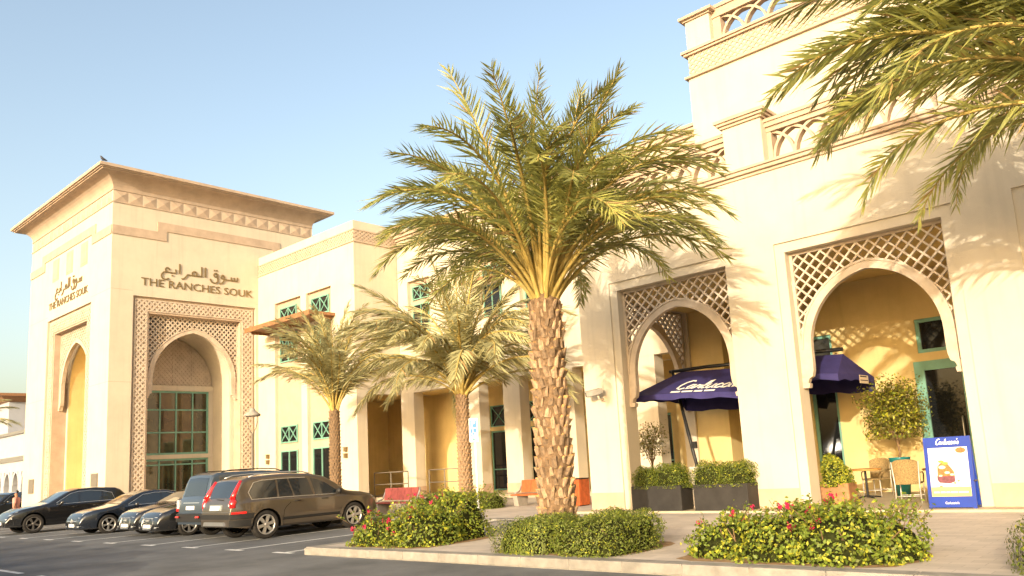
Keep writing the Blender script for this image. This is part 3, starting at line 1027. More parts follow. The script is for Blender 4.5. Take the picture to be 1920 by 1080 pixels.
def palm(name, label, x, y, z0, h, r, FS, L, bands, seed, tips=(), stubs=None, group='date palms along the pavement'):
    """bands = (count, elevation low, high, start elevation) ; tips = explicit (x, y, z, start elevation)"""
    rg = random.Random(seed)
    root = thing(name, label, 'palm tree', (x, y, z0), 0, group)
    mb = MB()
    N = 22
    prof = []
    for i in range(N + 1):
        t = i / N
        rr = r * (1.10 - 0.14 * t + 0.16 * max(0, t - 0.86) / 0.14 * (1 if t < 0.95 else 0.6)) * (1 + rg.uniform(-0.02, 0.02))
        prof.append((rr, h * t))
    prof.append((r * 0.5, h + 0.25))
    prof.append((0.02, h + 0.4))
    mb.lathe(prof, 20, (0, 0, 0), 0)
    tr = part(mb, 'trunk', 'trunk', root, world=False)
    if stubs:
        per, rows, sw, sh = stubs
        base_ = MB()
        # leaf base stub: wedge that stands out and upward, with a torn pale end
        a, b = sw / 2, sh
        # scale-like stub: flush below, standing out at the torn upper end
        base_.add([(-0.02, -a, -b * .5), (0.012, -a * .45, -b * .55), (0.012, a * .45, -b * .55), (-0.02, a, -b * .5),
                   (-0.015, -a * .85, b * .25), (0.06, -a * .5, b * .30), (0.072, a * .35, b * .42), (-0.015, a * .85, b * .25)],
                  [(0, 1, 5, 4), (1, 2, 6, 5), (2, 3, 7, 6)], 0)
        base_.add([(-0.015, -a * .85, b * .25), (0.06, -a * .5, b * .30), (0.072, a * .35, b * .42), (-0.015, a * .85, b * .25), (-0.03, 0, b * .5)], [(0, 1, 2, 4), (2, 3, 4)], 1)
        base_.add([(0.05, -a * .3, b * .30), (0.062, a * .1, b * .36), (0.085, -a * .05, b * .62)], [(0, 1, 2)], 0)
        me = base_.mesh('leaf_base', ['stub', 'stub_core'])
        if per * rows <= 300:
            for j in range(rows):
                t = (j + 0.5) / rows
                rr = r * (1.10 - 0.14 * t)
                for i in range(per):
                    q = 2 * math.pi * (i + 0.5 * (j % 2) + rg.uniform(-0.09, 0.09)) / per
                    o = part(me, 'leaf_base', None, tr)
                    o.location = (rr * math.cos(q), rr * math.sin(q), h * t + rg.uniform(-0.03, 0.03))
                    o.rotation_euler = Euler((rg.uniform(-0.3, 0.3), rg.uniform(-0.22, 0.16), q + rg.uniform(-0.25, 0.25)))
                    o.scale = (rg.uniform(0.5, 1.5), rg.uniform(0.65, 1.25), rg.uniform(0.6, 1.2))
        else:
            jb = MB()
            for j in range(rows):
                t = (j + 0.5) / rows
                rr = r * (1.10 - 0.14 * t)
                for i in range(per):
                    q = 2 * math.pi * (i + 0.5 * (j % 2) + rg.uniform(-0.06, 0.06)) / per
                    n0 = len(jb.v)
                    for f, m_ in zip(base_.f, base_.m):
                        jb.f.append(tuple(n0 + k for k in f))
                        jb.m.append(m_)
                        jb.s.append(False)
                    k = rg.uniform(0.6, 1.1)
                    mt = Matrix.Translation((rr * math.cos(q), rr * math.sin(q), h * t)) @ Matrix.Rotation(q, 4, 'Z')
                    jb.v += [tuple(mt @ Vector((vx * k, vy, vz))) for vx, vy, vz in base_.v]
            part(jb, 'leaf_bases', ['stub', 'stub_core'], tr, world=False, kind='stuff')
    top = Vector((x, y, z0 + h))

    def put(tip, st, az):
        # petioles leave the crown shaft from a small ring
        b = top + Vector((math.cos(az) * r * 0.5, math.sin(az) * r * 0.5, rg.uniform(-0.15, 0.35)))
        place_frond(root, FS, b, tip, st, rg.uniform(-0.6, 0.6), rg)
    g = 0
    for cnt, e0, e1, st in bands:
        for i in range(cnt):
            az = g * 2.39996 + rg.uniform(-0.25, 0.25)
            g += 1
            E = R(rg.uniform(e0, e1))
            l = L * (1 - 0.14 * max(0, -math.cos(az)) * (E < R(45))) * rg.uniform(0.86, 1.06) * (0.84 + 0.16 * min(1, max(0, E / R(50))))
            tip = top + Vector((math.cos(az) * math.cos(E), math.sin(az) * math.cos(E), math.sin(E))) * l
            put(tip, R(st + rg.uniform(-9, 9)), az)
    for tx, ty, tz, st in tips:
        put(Vector((tx, ty, tz)), R(st), math.atan2(ty - y, tx - x))
    return root


FS_MAIN = frond_set('main', 'leaf_palm', npair=82, w=0.037, bare=0.26, hangk=0.35)
FS_DUST = frond_set('dust', 'leaf_dusty', npair=84, w=0.046)

palm('date_palm', 'tallest date palm in the middle with thick stubbly trunk rising from the clipped hedge', -10.75, 12.3, 0.15, 4.75, 0.325, FS_MAIN, 4.65,
     ((3, 52, 62, 86), (12, 38, 52, 84), (19, 25, 40, 82), (18, 13, 26, 80), (10, 5, 13, 76)), 5,
     tips=((-12.5, 12.0, 10.75, 80), (-10.85, 12.3, 10.5, 87), (-8.52, 12.6, 9.4, 72), (-8.9, 12.4, 8.9, 78), (-14.2, 10.6, 8.0, 76), (-13.5, 11.2, 8.6, 78), (-13.5, 10.9, 6.4, 70),
           (-6.6, 12.6, 5.9, 70), (-6.95, 12.9, 7.0, 74), (-6.8, 12.0, 5.3, 66), (-8.3, 13.2, 5.4, 66), (-8.2, 12.5, 7.7, 78)), stubs=(12, 24, 0.125, 0.22))
palm('date_palm', 'dusty arching date palm behind the parking sign in the middle distance', -22.8, 20.9, 0.15, 4.2, 0.22, FS_DUST, 5.8,
     ((6, 60, 80, 84), (14, 38, 58, 80), (18, 18, 36, 74), (16, 0, 16, 66), (7, -12, -2, 56)), 8, stubs=(11, 30, 0.15, 0.15))
palm('date_palm', 'slim upright date palm behind the brown estate car before the corner block', -30.2, 20.1, 0.15, 4.2, 0.20, FS_DUST, 4.7,
     ((10, 62, 84, 88), (18, 42, 60, 80), (16, 20, 40, 70)), 13, stubs=(11, 30, 0.15, 0.15))
FS_NEAR = frond_set('near', 'leaf_palm', npair=84, w=0.042, bare=0.15, hangk=0.45)
palm('date_palm', 'palm at the right edge whose long fronds hang into the picture from outside', -0.45, 12.9, 0.15, 5.6, 0.33, FS_NEAR, 5.3,
     ((5, 55, 75, 82), (9, 35, 52, 78), (12, 14, 32, 72), (10, -6, 12, 60)), 21,
     tips=((-5.25, 12.1, 8.85, 74), (-5.45, 12.4, 6.75, 64), (-4.0, 12.5, 4.7, 48), (-4.6, 12.9, 9.6, 78), (-4.7, 11.4, 8.0, 72), (-4.2, 11.0, 6.95, 66), (-3.4, 11.2, 9.6, 80), (-4.9, 13.4, 7.6, 68),
           (-4.0, 12.0, 10.2, 82), (-5.2, 12.0, 6.3, 62), (-4.9, 11.7, 7.3, 68), (-4.4, 11.4, 8.9, 78), (-4.6, 12.6, 5.7, 56), (-3.6, 11.0, 5.8, 58), (-2.8, 10.6, 7.9, 76), (-5.0, 13.8, 6.6, 60), (-2.6, 10.4, 8.4, 78), (-3.6, 14.5, 5.2, 50), (-3.8, 10.8, 7.7, 70), (-3.0, 10.2, 7.2, 66), (-4.4, 12.2, 7.4, 66), (-3.3, 11.6, 8.6, 80),
           (-2.9, 11.4, 6.3, 60), (-3.9, 13.0, 8.4, 74), (-2.2, 11.0, 9.4, 84)), stubs=(11, 20, 0.20, 0.24))
palm('date_palm', 'small distant palm whose frond tips show at the left edge', -67.7, 14.8, 0.0, 5.6, 0.27, FS_DUST, 4.0, ((8, 40, 75, 80), (14, 0, 35, 60)), 31)


# ------------------------------------------------------------------ hedges, bushes, pot plants
def leaf_cloud(P, Nn, size, mats_w, seed, name, parent, squash=0.5, tilt=0.8):
    """rhombic folded leaves at points P with outward normals Nn"""
    rg = np.random.default_rng(seed)
    n = len(P)
    nr = Nn + rg.normal(0, tilt, (n, 3))
    nr /= np.linalg.norm(nr, axis=1)[:, None]
    a = rg.normal(0, 1, (n, 3))
    a -= nr * (a * nr).sum(1)[:, None]
    a /= np.linalg.norm(a, axis=1)[:, None]
    b = np.cross(nr, a)
    s = (size * rg.uniform(0.6, 1.25, n))[:, None]
    V = np.empty((n, 4, 3))
    V[:, 0] = P - a * s * 0.5
    V[:, 1] = P + b * s * squash * 0.5 + nr * s * 0.12
    V[:, 2] = P + a * s * 0.5
    V[:, 3] = P - b * s * squash * 0.5 + nr * s * 0.12
    me = bpy.data.meshes.new(name)
    off = np.array(wloc(parent))
    me.vertices.add(n * 4)
    me.vertices.foreach_set('co', (V - off).reshape(-1))
    me.loops.add(n * 4)
    me.loops.foreach_set('vertex_index', np.arange(n * 4, dtype=np.int32))
    me.polygons.add(n)
    me.polygons.foreach_set('loop_start', np.arange(0, n * 4, 4, dtype=np.int32))
    me.polygons.foreach_set('loop_total', np.full(n, 4, dtype=np.int32))
    for m_, _ in mats_w:
        me.materials.append(M[m_])
    p = np.array([w_ for _, w_ in mats_w], float)
    me.polygons.foreach_set('material_index', rg.choice(len(p), n, p=p / p.sum()).astype(np.int32))
    me.update(calc_edges=True)
    me.validate()
    return part(me, name, None, parent, kind='stuff')


def lump(x, y, k=1.0):
    return (np.sin(x * 5.1 * k + 1.3) * np.sin(y * 4.3 * k + 0.4) + 0.6 * np.sin(x * 9.7 * k + y * 7.9 * k) + 0.4 * np.sin(x * 17.0 * k - y * 13 * k))


def shrub_points(mounds, n, seed, zb, rough=0.06, inner=0.35):
    """points on the skins of box-like mounds (cx, cy, ax, ay, h, power)"""
    rg = np.random.default_rng(seed)
    areas = np.array([m[2] * m[4] * 4 + m[3] * m[4] * 4 + m[2] * m[3] * 4 for m in mounds])
    Ps, Ns = [], []
    for m, k in zip(mounds, (areas / areas.sum() * n).astype(int)):
        cx, cy, ax, ay, h, pw = m
        d = rg.normal(0, 1, (k, 3))
        d[:, 2] = np.abs(d[:, 2]) * 1.0
        d /= (np.abs(d) ** pw).sum(1)[:, None] ** (1 / pw)
        q = d * np.array([ax, ay, h])
        nr = np.sign(d) * np.abs(d) ** (pw - 1) / np.array([ax, ay, h])
        nr /= np.linalg.norm(nr, axis=1)[:, None] + 1e-9
        f = lump(q[:, 0] + cx, q[:, 1] + q[:, 2] * 1.7 + cy)[:, None]
        q = q + nr * (f * rough + rg.uniform(-inner, 0.04, (k, 1)) * 0.3)
        q += np.array([cx, cy, zb])
        q[:, 2] = np.maximum(q[:, 2], zb + 0.01)
        Ps.append(q)
        Ns.append(nr)
    P, N_ = np.concatenate(Ps), np.concatenate(Ns)
    # leave out leaves buried inside another mound
    keep = np.ones(len(P), bool)
    for m in mounds:
        cx, cy, ax, ay, h, pw = m
        e = (np.abs((P[:, 0] - cx) / ax) ** pw + np.abs((P[:, 1] - cy) / ay) ** pw + np.abs((P[:, 2] - zb) / h) ** pw) ** (1 / pw)
        keep &= e > 0.72
    return P[keep], N_[keep]


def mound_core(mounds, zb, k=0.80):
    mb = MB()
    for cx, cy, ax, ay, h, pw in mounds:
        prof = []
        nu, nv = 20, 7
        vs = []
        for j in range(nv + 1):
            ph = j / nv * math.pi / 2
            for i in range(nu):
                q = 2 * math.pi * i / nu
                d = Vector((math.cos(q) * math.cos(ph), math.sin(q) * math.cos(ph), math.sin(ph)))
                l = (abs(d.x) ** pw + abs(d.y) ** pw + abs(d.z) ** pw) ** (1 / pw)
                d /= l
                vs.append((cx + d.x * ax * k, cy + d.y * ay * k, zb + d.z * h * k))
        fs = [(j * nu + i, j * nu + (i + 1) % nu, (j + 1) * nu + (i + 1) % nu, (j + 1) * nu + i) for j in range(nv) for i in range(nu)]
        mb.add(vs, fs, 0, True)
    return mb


def shrub(name, label, cat, mounds, n, size, leaves, seed, zb=0.15, rough=0.06, group=None, shoots=0, blooms=0, bloom_zone=None, core=True, squash=0.5, stems=6, inner=0.35):
    cx = sum(m[0] for m in mounds) / len(mounds)
    cy = sum(m[1] for m in mounds) / len(mounds)
    root = thing(name, label, cat, (cx, cy, zb), 0, group)
    rg = random.Random(seed)
    P, Nn = shrub_points(mounds, n, seed, zb, rough, inner)
    sh = MB()
    if shoots:
        ex, en = [], []
        for i in range(shoots):
            m = rg.choice(mounds)
            u, v = rg.uniform(-0.85, 0.85), rg.uniform(-0.85, 0.85)
            b = Vector((m[0] + u * m[2], m[1] + v * m[3], zb + m[4] * 0.75))
            d = Vector((u * 0.8 + rg.uniform(-.3, .3), v * 0.8 + rg.uniform(-.3, .3), rg.uniform(0.5, 1.1))).normalized()
            l = rg.uniform(0.2, 0.45)
            pts = [b + d * l * q + Vector((0, 0, -0.12 * l * q * q)) for q in (0, 0.33, 0.66, 1)]
            sh.tube(pts, 0.005, 4)
            for k in range(12):
                q = rg.uniform(0.25, 1.02)
                p = b + d * l * q + Vector((rg.uniform(-1, 1), rg.uniform(-1, 1), rg.uniform(-1, 1))) * size * 0.6
                ex.append(p[:])
                en.append((p - b - d * l * q + d * 0.02).normalized()[:])
        P = np.concatenate([P, np.array(ex)])
        Nn = np.concatenate([Nn, np.array(en)])
    leaf_cloud(P, Nn, size, leaves, seed, 'foliage', root, squash)
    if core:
        part(mound_core(mounds, zb), 'inner_shade_core', 'inner_green', root)  # solid core; shade between the leaves is put into its dark colour
    for i in range(stems):
        m = rg.choice(mounds)
        b = Vector((m[0] + rg.uniform(-.6, .6) * m[2], m[1] - 0.4 * m[3], zb))
        sh.tube([b, b + Vector((rg.uniform(-.1, .1), -0.15, 0.2)), b + Vector((rg.uniform(-.2, .2), -0.3, 0.42))], [0.014, 0.011, 0.006], 5)
    if sh.v:
        part(sh, 'stems', 'twig', root, kind='stuff')
    if blooms:
        idx = np.random.default_rng(seed + 1)
        zone = bloom_zone or (lambda p: True)
        cand = [i for i in range(len(P)) if Nn[i][1] < 0.25 and P[i][2] > zb + 0.2 and zone(P[i])]
        fm = MB()
        rr = random.Random(3)
        for k in range(7):
            c = Vector((rr.uniform(-1, 1), rr.uniform(-1, 1), rr.uniform(-1, 1))) * 0.03
            a = Vector((rr.uniform(-1, 1), rr.uniform(-1, 1), rr.uniform(-1, 1))).normalized() * 0.024
            b = a.cross(Vector((0.3, -0.8, 0.5))).normalized() * 0.02
            fm.add([c - a, c + b, c + a * 1.1, c - b], [(0, 1, 2, 3)])
        me = fm.mesh('flower', 'bloom', recalc=False)
        for i in idx.choice(len(cand), min(blooms, len(cand)), replace=False):
            o = part(me, 'flower', None, root)
            q = P[cand[i]] + Nn[cand[i]] * 0.05
            o.location = Vector(q) - wloc(root)
            o.rotation_euler = (rr.uniform(0, 6), rr.uniform(0, 6), rr.uniform(0, 6))
            s = rr.uniform(0.7, 1.5)
            o.scale = (s, s, s)
    return root


shrub('clipped_hedge', 'low clipped olive-green hedge around the foot of the tallest palm by the kerb', 'hedge',
      [(-9.45, 10.45, 0.71, 0.80, 0.53, 6), (-8.10, 10.5, 0.66, 0.82, 0.56, 6), (-8.72, 11.72, 0.60, 0.50, 0.55, 6), (-10.25, 11.7, 0.8, 0.6, 0.46, 6)], 26000, 0.042,
      (('hedge', 6), ('bush', 2), ('bush_y', 0.5)), 41, rough=0.035, stems=5)
shrub('flowering_bush', 'bougainvillea bush with magenta flowers at the left end of the kerb island', 'bush',
      [(-13.85, 10.45, 0.72, 0.70, 0.58, 2.6), (-12.8, 10.6, 0.7, 0.75, 0.70, 2.6), (-12.9, 11.6, 0.62, 0.6, 0.98, 2.6), (-13.9, 11.6, 0.75, 0.6, 0.80, 2.6)], 11000, 0.062,
      (('bush', 5), ('bush_y', 2), ('hedge', 1.2)), 42, rough=0.09, shoots=60, blooms=34, bloom_zone=lambda p: p[0] < -12.9, squash=0.62, stems=9)
shrub('flowering_bush', 'broad bougainvillea bush with few red flowers in front of the middle pillar', 'bush',
      [(-5.95, 10.7, 0.62, 0.75, 0.52, 2.6), (-5.0, 10.6, 0.75, 0.8, 0.62, 2.6), (-4.2, 10.5, 0.7, 0.75, 0.66, 2.6), (-3.8, 10.7, 0.5, 0.65, 0.52, 2.6), (-4.8, 11.2, 1.0, 0.5, 0.66, 2.6)], 12500, 0.062,
      (('bush', 5), ('bush_y', 2), ('hedge', 1.0)), 43, rough=0.10, shoots=52, blooms=16, bloom_zone=lambda p: p[0] < -4.4 and p[2] > 0.5, squash=0.62, stems=9)
shrub('clipped_hedge', 'corner of a clipped hedge cut off by the right edge of the photo', 'hedge',
      [(-1.52, 10.6, 0.75, 0.9, 0.60, 5), (0.0, 10.6, 0.8, 0.9, 0.62, 5)], 11000, 0.045, (('hedge', 5), ('bush', 2), ('bush_y', 0.5)), 44, rough=0.04, stems=2)
shrub('clipped_hedge', 'clipped hedge behind the parking sign at the foot of the dusty palm', 'hedge',
      [(-22.9, 19.8, 1.1, 0.6, 0.52, 5), (-21.2, 19.6, 1.0, 0.55, 0.54, 5), (-20.1, 19.5, 0.5, 0.5, 0.54, 5)], 12000, 0.055, (('hedge', 5), ('bush', 3)), 45, rough=0.05, stems=0)

# ------------------------------------------------------------------ vehicles
def paint(name, col, metal=0.4, rough=0.32):
    return mat(name, col, rough, 0.03, 1.0, metal=metal, spec=0.5, coat=1.0)


M['brown_paint'] = paint('brown_metallic_paint', (0.095, 0.076, 0.056), 0.45, 0.3)
M['black_paint'] = paint('black_paint', (0.010, 0.010, 0.011), 0.1, 0.2)
M['navy_paint'] = paint('blue_black_paint', (0.014, 0.019, 0.030), 0.3, 0.25)
M['slate_paint'] = paint('slate_blue_paint', (0.06, 0.08, 0.105), 0.4, 0.35)
M['car_glass'] = mat('car_glass', (0.012, 0.016, 0.020), 0.03, 0.02, 2, spec=0.9, coat=0.6)
M['rubber'] = mat('tyre_rubber', (0.030, 0.027, 0.024), 0.85, 0.15, 8, spec=0.2)
M['alloy'] = mat('alloy_wheel', (0.55, 0.53, 0.50), 0.35, 0.05, 8, metal=0.8)
M['dark_alloy'] = mat('dusty_alloy_wheel', (0.20, 0.18, 0.16), 0.45, 0.1, 8, metal=0.7)
M['cladding'] = mat('black_plastic', (0.022, 0.021, 0.020), 0.55, 0.1, 8, spec=0.3)
M['silver'] = mat('silver_trim', (0.55, 0.55, 0.54), 0.3, 0.04, 8, metal=0.8)
M['red_lens'] = mat('red_lens', (0.55, 0.012, 0.010), 0.15, 0.1, 10, spec=0.6, coat=1.0)
M['clear_lens'] = mat('clear_lens', (0.55, 0.56, 0.56), 0.08, 0.15, 20, spec=0.8, coat=1.0)
M['plate'] = mat('number_plate', (0.72, 0.72, 0.68), 0.5, 0.02, 5)
M['seam'] = mat('door_gap', (0.006, 0.006, 0.006), 0.9, 0.1, 5, spec=0.1)


def wheel_meshes(r, wd, spokes, rim_mat, twin=False):
    t = MB()
    k = 0.70
    prof = [(r * k, -wd * 0.42), (r * 0.84, -wd * 0.5), (r * 0.95, -wd * 0.47), (r, -wd * 0.34), (r, wd * 0.34), (r * 0.95, wd * 0.47), (r * 0.84, wd * 0.5), (r * k, wd * 0.42)]
    T = lambda x, y, z: (x, z, y)
    t.lathe(prof, 32, T=T)
    m = MB()
    m.lathe([(r * k * 1.01, -wd * 0.43), (r * k * 0.97, -wd * 0.47), (r * k * 0.90, -wd * 0.42), (r * k * 0.88, wd * 0.2)], 32, T=T)
    m.lathe([(r * k * 0.89, 0.02), (0.001, 0.02)], 24, T=T, mi=1)
    m.lathe([(0.001, -wd * 0.44), (r * 0.12, -wd * 0.43), (r * 0.15, -wd * 0.36), (r * 0.15, 0)], 16, T=T)
    for i in range(spokes):
        q = 2 * math.pi * i / spokes
        for da in ((-0.11, 0.11) if twin else (0.0,)):
            s0 = len(m.v)
            a, b = (0.05, 0.042) if twin else (0.085, 0.12)
            m.add([(r * 0.10, -wd * 0.40, -r * a), (r * 0.10, -wd * 0.40, r * a), (r * k * 0.92, -wd * 0.42, r * b), (r * k * 0.92, -wd * 0.42, -r * b),
                   (r * 0.10, -wd * 0.25, -r * a), (r * 0.10, -wd * 0.25, r * a), (r * k * 0.92, -wd * 0.25, r * b), (r * k * 0.92, -wd * 0.25, -r * b)],
                  [(0, 1, 2, 3), (7, 6, 5, 4), (0, 4, 5, 1), (2, 6, 7, 3), (1, 5, 6, 2), (3, 7, 4, 0)])
            m.xf(Matrix.Rotation(q + da, 4, 'Y'), s0)
    return t.mesh('wheel', 'rubber'), m.mesh('rim', [rim_mat, 'seam'])


def interp(P, x):
    """smooth monotone-ish interpolation through (x, y) points"""
    xs, ys = [p[0] for p in P], [p[1] for p in P]
    return float(np.interp(x, xs, ys))


class Car:
    def __init__(s, name, label, cat, loc, rz, L, W, top, belt, bot, wb, fo, wr, pmat, tumble=0.16, group='cars parked in the bays', rnd=0.12, plan=0.17, spokes=6, rim='alloy', twin=False, edge=0.6):
        s.L, s.W, s.top, s.belt, s.bot, s.tumble, s.rnd, s.plan, s.edge = L, W, top, belt, bot, tumble, rnd, plan, edge
        s.H = max(z for _, z in top)
        s.root = thing(name, label, cat, loc, rz, group)
        s.fx, s.rx, s.wr = L - fo, L - fo - wb, wr
        s.pm = pmat
        s.body()
        tm, rm = wheel_meshes(wr, 0.23, spokes, rim, twin)
        for x in (s.rx, s.fx):
            for sg in (-1, 1):
                o = part(tm, 'wheel', None, s.root)
                o.location = (x, sg * (W / 2 - 0.125), wr)
                o.rotation_euler = (0, 0, 0 if sg < 0 else math.pi)
                q = part(rm, 'rim', None, o)
                q.rotation_euler = (0, random.uniform(0, 1), 0)

    def zt(s, x):
        return interp(s.top, x)

    def wx(s, x):
        d = min(x, s.L - x)
        return s.W / 2 * (1 - s.plan * max(0, 1 - d / s.edge) ** 2.4)

    def hw(s, x, z):
        b = interp(s.belt, x)
        w = s.wx(x)
        if z <= b:
            zm = 0.55 * b + 0.1
            k = (z - zm) / (b - 0.3)
            return w * (1 - 0.045 * k * k - (0.05 if z < 0.32 else 0))
        return w * (1 - 0.045 * ((b - 0.55 * b - 0.1) / (b - 0.3)) ** 2) - 0.02 - s.tumble * (z - b) / (s.H - b)

    def ring(s, x):
        zb, zt, b = interp(s.bot, x), s.zt(x), interp(s.belt, x)
        zt = max(zt, zb + 0.12)
        r = min(s.rnd, (zt - zb) * 0.3)
        zs = zt - r
        be = min(b, zs - 0.02)
        side = [zb, zb + 0.06, zb + (be - zb) * 0.35, zb + (be - zb) * 0.7, be - 0.015, be + 0.012]
        if zs > b + 0.05:
            side += [b + (zs - b) * 0.33, b + (zs - b) * 0.66, zs]
        else:
            side += [be + (zs - be) * 0.5, be + (zs - be) * 0.8, zs]
        side.sort()
        pts = [(0, zb), (s.wx(x) * 0.8, zb)]
        pts += [(s.hw(x, z), z) for z in side]
        we = s.hw(x, zs)
        for q in (22, 45, 68):
            pts.append((we - r * (1 - math.cos(R(q))), zs + r * math.sin(R(q))))
        pts.append((we - r * 1.05, zt))
        pts.append((we * 0.5, zt + 0.018))
        pts.append((0, zt + 0.026))
        return pts

    def body(s):
        xs = sorted({0.0, s.L, *[p[0] for p in s.top if 0 < p[0] < s.L], *np.linspace(0.02, s.L - 0.02, 58).tolist()})
        xs = [x for i, x in enumerate(xs) if i == 0 or x - xs[i - 1] > 0.008]
        rings = [s.ring(x) for x in xs]
        n = len(rings[0])
        mb = MB()
        full = []
        for x, rg in zip(xs, rings):
            full += [(x, y, z) for y, z in rg] + [(x, -y, z) for y, z in rg[-2:0:-1]]
        m = 2 * n - 2
        fs = [(i * m + k, i * m + (k + 1) % m, (i + 1) * m + (k + 1) % m, (i + 1) * m + k) for i in range(len(xs) - 1) for k in range(m)]
        fs += [tuple(range(m)), tuple((len(xs) - 1) * m + k for k in range(m))]
        mb.add(full, fs, 0, True)
        me = mb.mesh('body', [s.pm, 'seam'])
        o = bpy.data.objects.new('body', me)
        link(o, s.root)
        cb = MB()
        for x in (s.rx, s.fx):
            for sg in (-1, 1):
                y0, y1 = sorted((sg * (s.W / 2 - 0.30), sg * (s.W / 2 + 0.2)))
                vs = []
                N = 28
                for y in (y0, y1):
                    for k in range(N):
                        q = 2 * math.pi * k / N
                        vs.append((x + (s.wr + 0.065) * math.cos(q), y, s.wr + 0.01 + (s.wr + 0.065) * math.sin(q)))
                cb.add(vs, [tuple(range(N)), tuple(range(2 * N - 1, N - 1, -1))] + [(k, (k + 1) % N, N + (k + 1) % N, N + k) for k in range(N)], 1)
        c = bpy.data.objects.new('cutter', cb.mesh('cutter', [s.pm, 'seam']))
        COL.objects.link(c)
        md = o.modifiers.new('arch', 'BOOLEAN')
        md.operation = 'DIFFERENCE'
        md.object = c
        md.solver = 'EXACT'
        # parent transforms cancel: cutter is moved into the body's frame
        o.parent = None
        bpy.context.view_layer.update()
        dg = bpy.context.evaluated_depsgraph_get()
        nm = bpy.data.meshes.new_from_object(o.evaluated_get(dg))
        o.modifiers.clear()
        o.data = nm
        nm.name = 'body'
        o.parent = s.root
        bpy.data.objects.remove(c)
        nm.set_sharp_from_angle(angle=R(38))
        s.bodyo = o

    # --- pieces laid on the body surface
    def side(s, name, poly, m, off=0.008, sides=(-1, 1), th=0.02, parent=None):
        out = []
        for sg in sides:
            mb = MB()
            mb.prism(poly, lambda u, v, d: (u, sg * (s.hw(u, v) + off - d), v), 0, th)
            out.append(part(mb, name, m, parent or s.root, world=False))
        return out

    def strip_side(s, name, path, w, m, off=0.012, sides=(-1, 1), parent=None):
        out = []
        for sg in sides:
            A, B = [], []
            for i, (u, v) in enumerate(path):
                a, b = path[max(i - 1, 0)], path[min(i + 1, len(path) - 1)]
                l = math.hypot(b[0] - a[0], b[1] - a[1])
                nx, nz = -(b[1] - a[1]) / l * w / 2, (b[0] - a[0]) / l * w / 2
                A.append((u + nx, v + nz))
                B.append((u - nx, v - nz))
            mb = MB().strip(A, B, lambda u, v, d: (u, sg * (s.hw(u, v) + off - d), v), 0, 0.02)
            out.append(part(mb, name, m, parent or s.root, world=False))
        return out

    def topglass(s, name, xa, xb, m=0.06, inset=0.13, mt='car_glass', off=0.007):
        mb = MB()
        N, K = 8, 8
        vs = []
        for i in range(N + 1):
            x = xa + (xb - xa) * i / N
            z = s.zt(x)
            dz = (s.zt(x + 0.02) - s.zt(x - 0.02)) / 0.04
            nl = math.hypot(1, dz)
            r = min(s.rnd, 0.2)
            we = s.hw(x, z - r) - r * 1.05 - m
            for k in range(K + 1):
                y = we * (2 * k / K - 1)
                zz = z + 0.026 * (1 - abs(y / (we + m)) ** 1.2)
                vs.append((x - dz / nl * off, y, zz + off / nl))
        fs = [(i * (K + 1) + k, i * (K + 1) + k + 1, (i + 1) * (K + 1) + k + 1, (i + 1) * (K + 1) + k) for i in range(N) for k in range(K)]
        mb.add(vs, fs, 0, True)
        n = len(vs)
        return part(mb, name, mt, s.root, world=False)

    def end_pt(s, y, z, rear):
        """x on the nose or tail surface at height z and lateral y"""
        lo = 0.0
        xs = np.linspace(0, s.L * 0.4, 240)
        for q in xs:
            x = q if rear else s.L - q
            if s.zt(x) >= z - 0.001 and s.hw(x, z) >= abs(y) - 0.001:
                return x
        return 0.0 if rear else s.L

    def end(s, name, poly, m, rear, off=0.012, th=0.05, parent=None, mirror=False):
        out = []
        for sg in ((1, -1) if mirror else (1,)):
            mb = MB()
            sx = 1 if rear else -1
            mb.prism(poly, lambda u, v, d: (s.end_pt(sg * u, v, rear) + sx * (d - off), sg * u, v), 0, th)
            out.append(part(mb, name, m, parent or s.root, world=False))
        return out

    def wrap(s, name, z0, z1, reach, m, rear, off=0.02):
        """bumper band round the nose or tail"""
        pts = []
        for sg in (-1, 1):
            seq = [reach, reach * 0.6, reach * 0.35, 0.14, 0.06, 0.015]
            if sg > 0:
                seq = seq[::-1]
            for q in seq:
                pts.append((q, sg))
        mb = MB()
        ring = []
        for q, sg in pts:
            x = q if rear else s.L - q
            zz = (z0 + z1) / 2
            ring.append((x - (off if rear else -off) * (1 if q < 0.1 else 0), sg * (s.hw(x, zz) + off)))
        A = [(x, y, z0 + 0.02) for x, y in ring]
        B = [(x, y, z1 - 0.02) for x, y in ring]
        C = [(x + (0.05 if rear else -0.05), y * 0.97, z1) for x, y in ring]
        D = [(x + (0.05 if rear else -0.05), y * 0.97, z0) for x, y in ring]
        n = len(ring)
        vs = D + A + B + C
        fs = []
        for r_ in range(3):
            fs += [(r_ * n + i, r_ * n + i + 1, (r_ + 1) * n + i + 1, (r_ + 1) * n + i) for i in range(n - 1)]
        mb.add(vs, fs, 0, True)
        o = part(mb, name, m, s.root, world=False)
        o.data.set_sharp_from_angle(angle=R(45))
        return o

    def mirror(s, x, z, m):
        for sg in (-1, 1):
            mb = MB()
            y = s.hw(x, z)
            prof = [(0.02, -0.09), (0.085, -0.075), (0.10, 0.0), (0.08, 0.075), (0.02, 0.09)]
            st = len(mb.v)
            mb.lathe([(0.01, -0.10), (0.07, -0.085), (0.085, 0.0), (0.07, 0.085), (0.01, 0.10)], 12)
            mb.xf(Matrix.Translation((x, sg * (y + 0.13), z + 0.06)) @ Matrix.Rotation(R(90), 4, 'X') @ Matrix.Diagonal((0.7, 1, 1, 1)), st)
            mb.tube([(x, sg * (y - 0.02), z), (x, sg * (y + 0.1), z + 0.03)], 0.025, 6)
            part(mb, 'mirror', m, s.root, world=False)

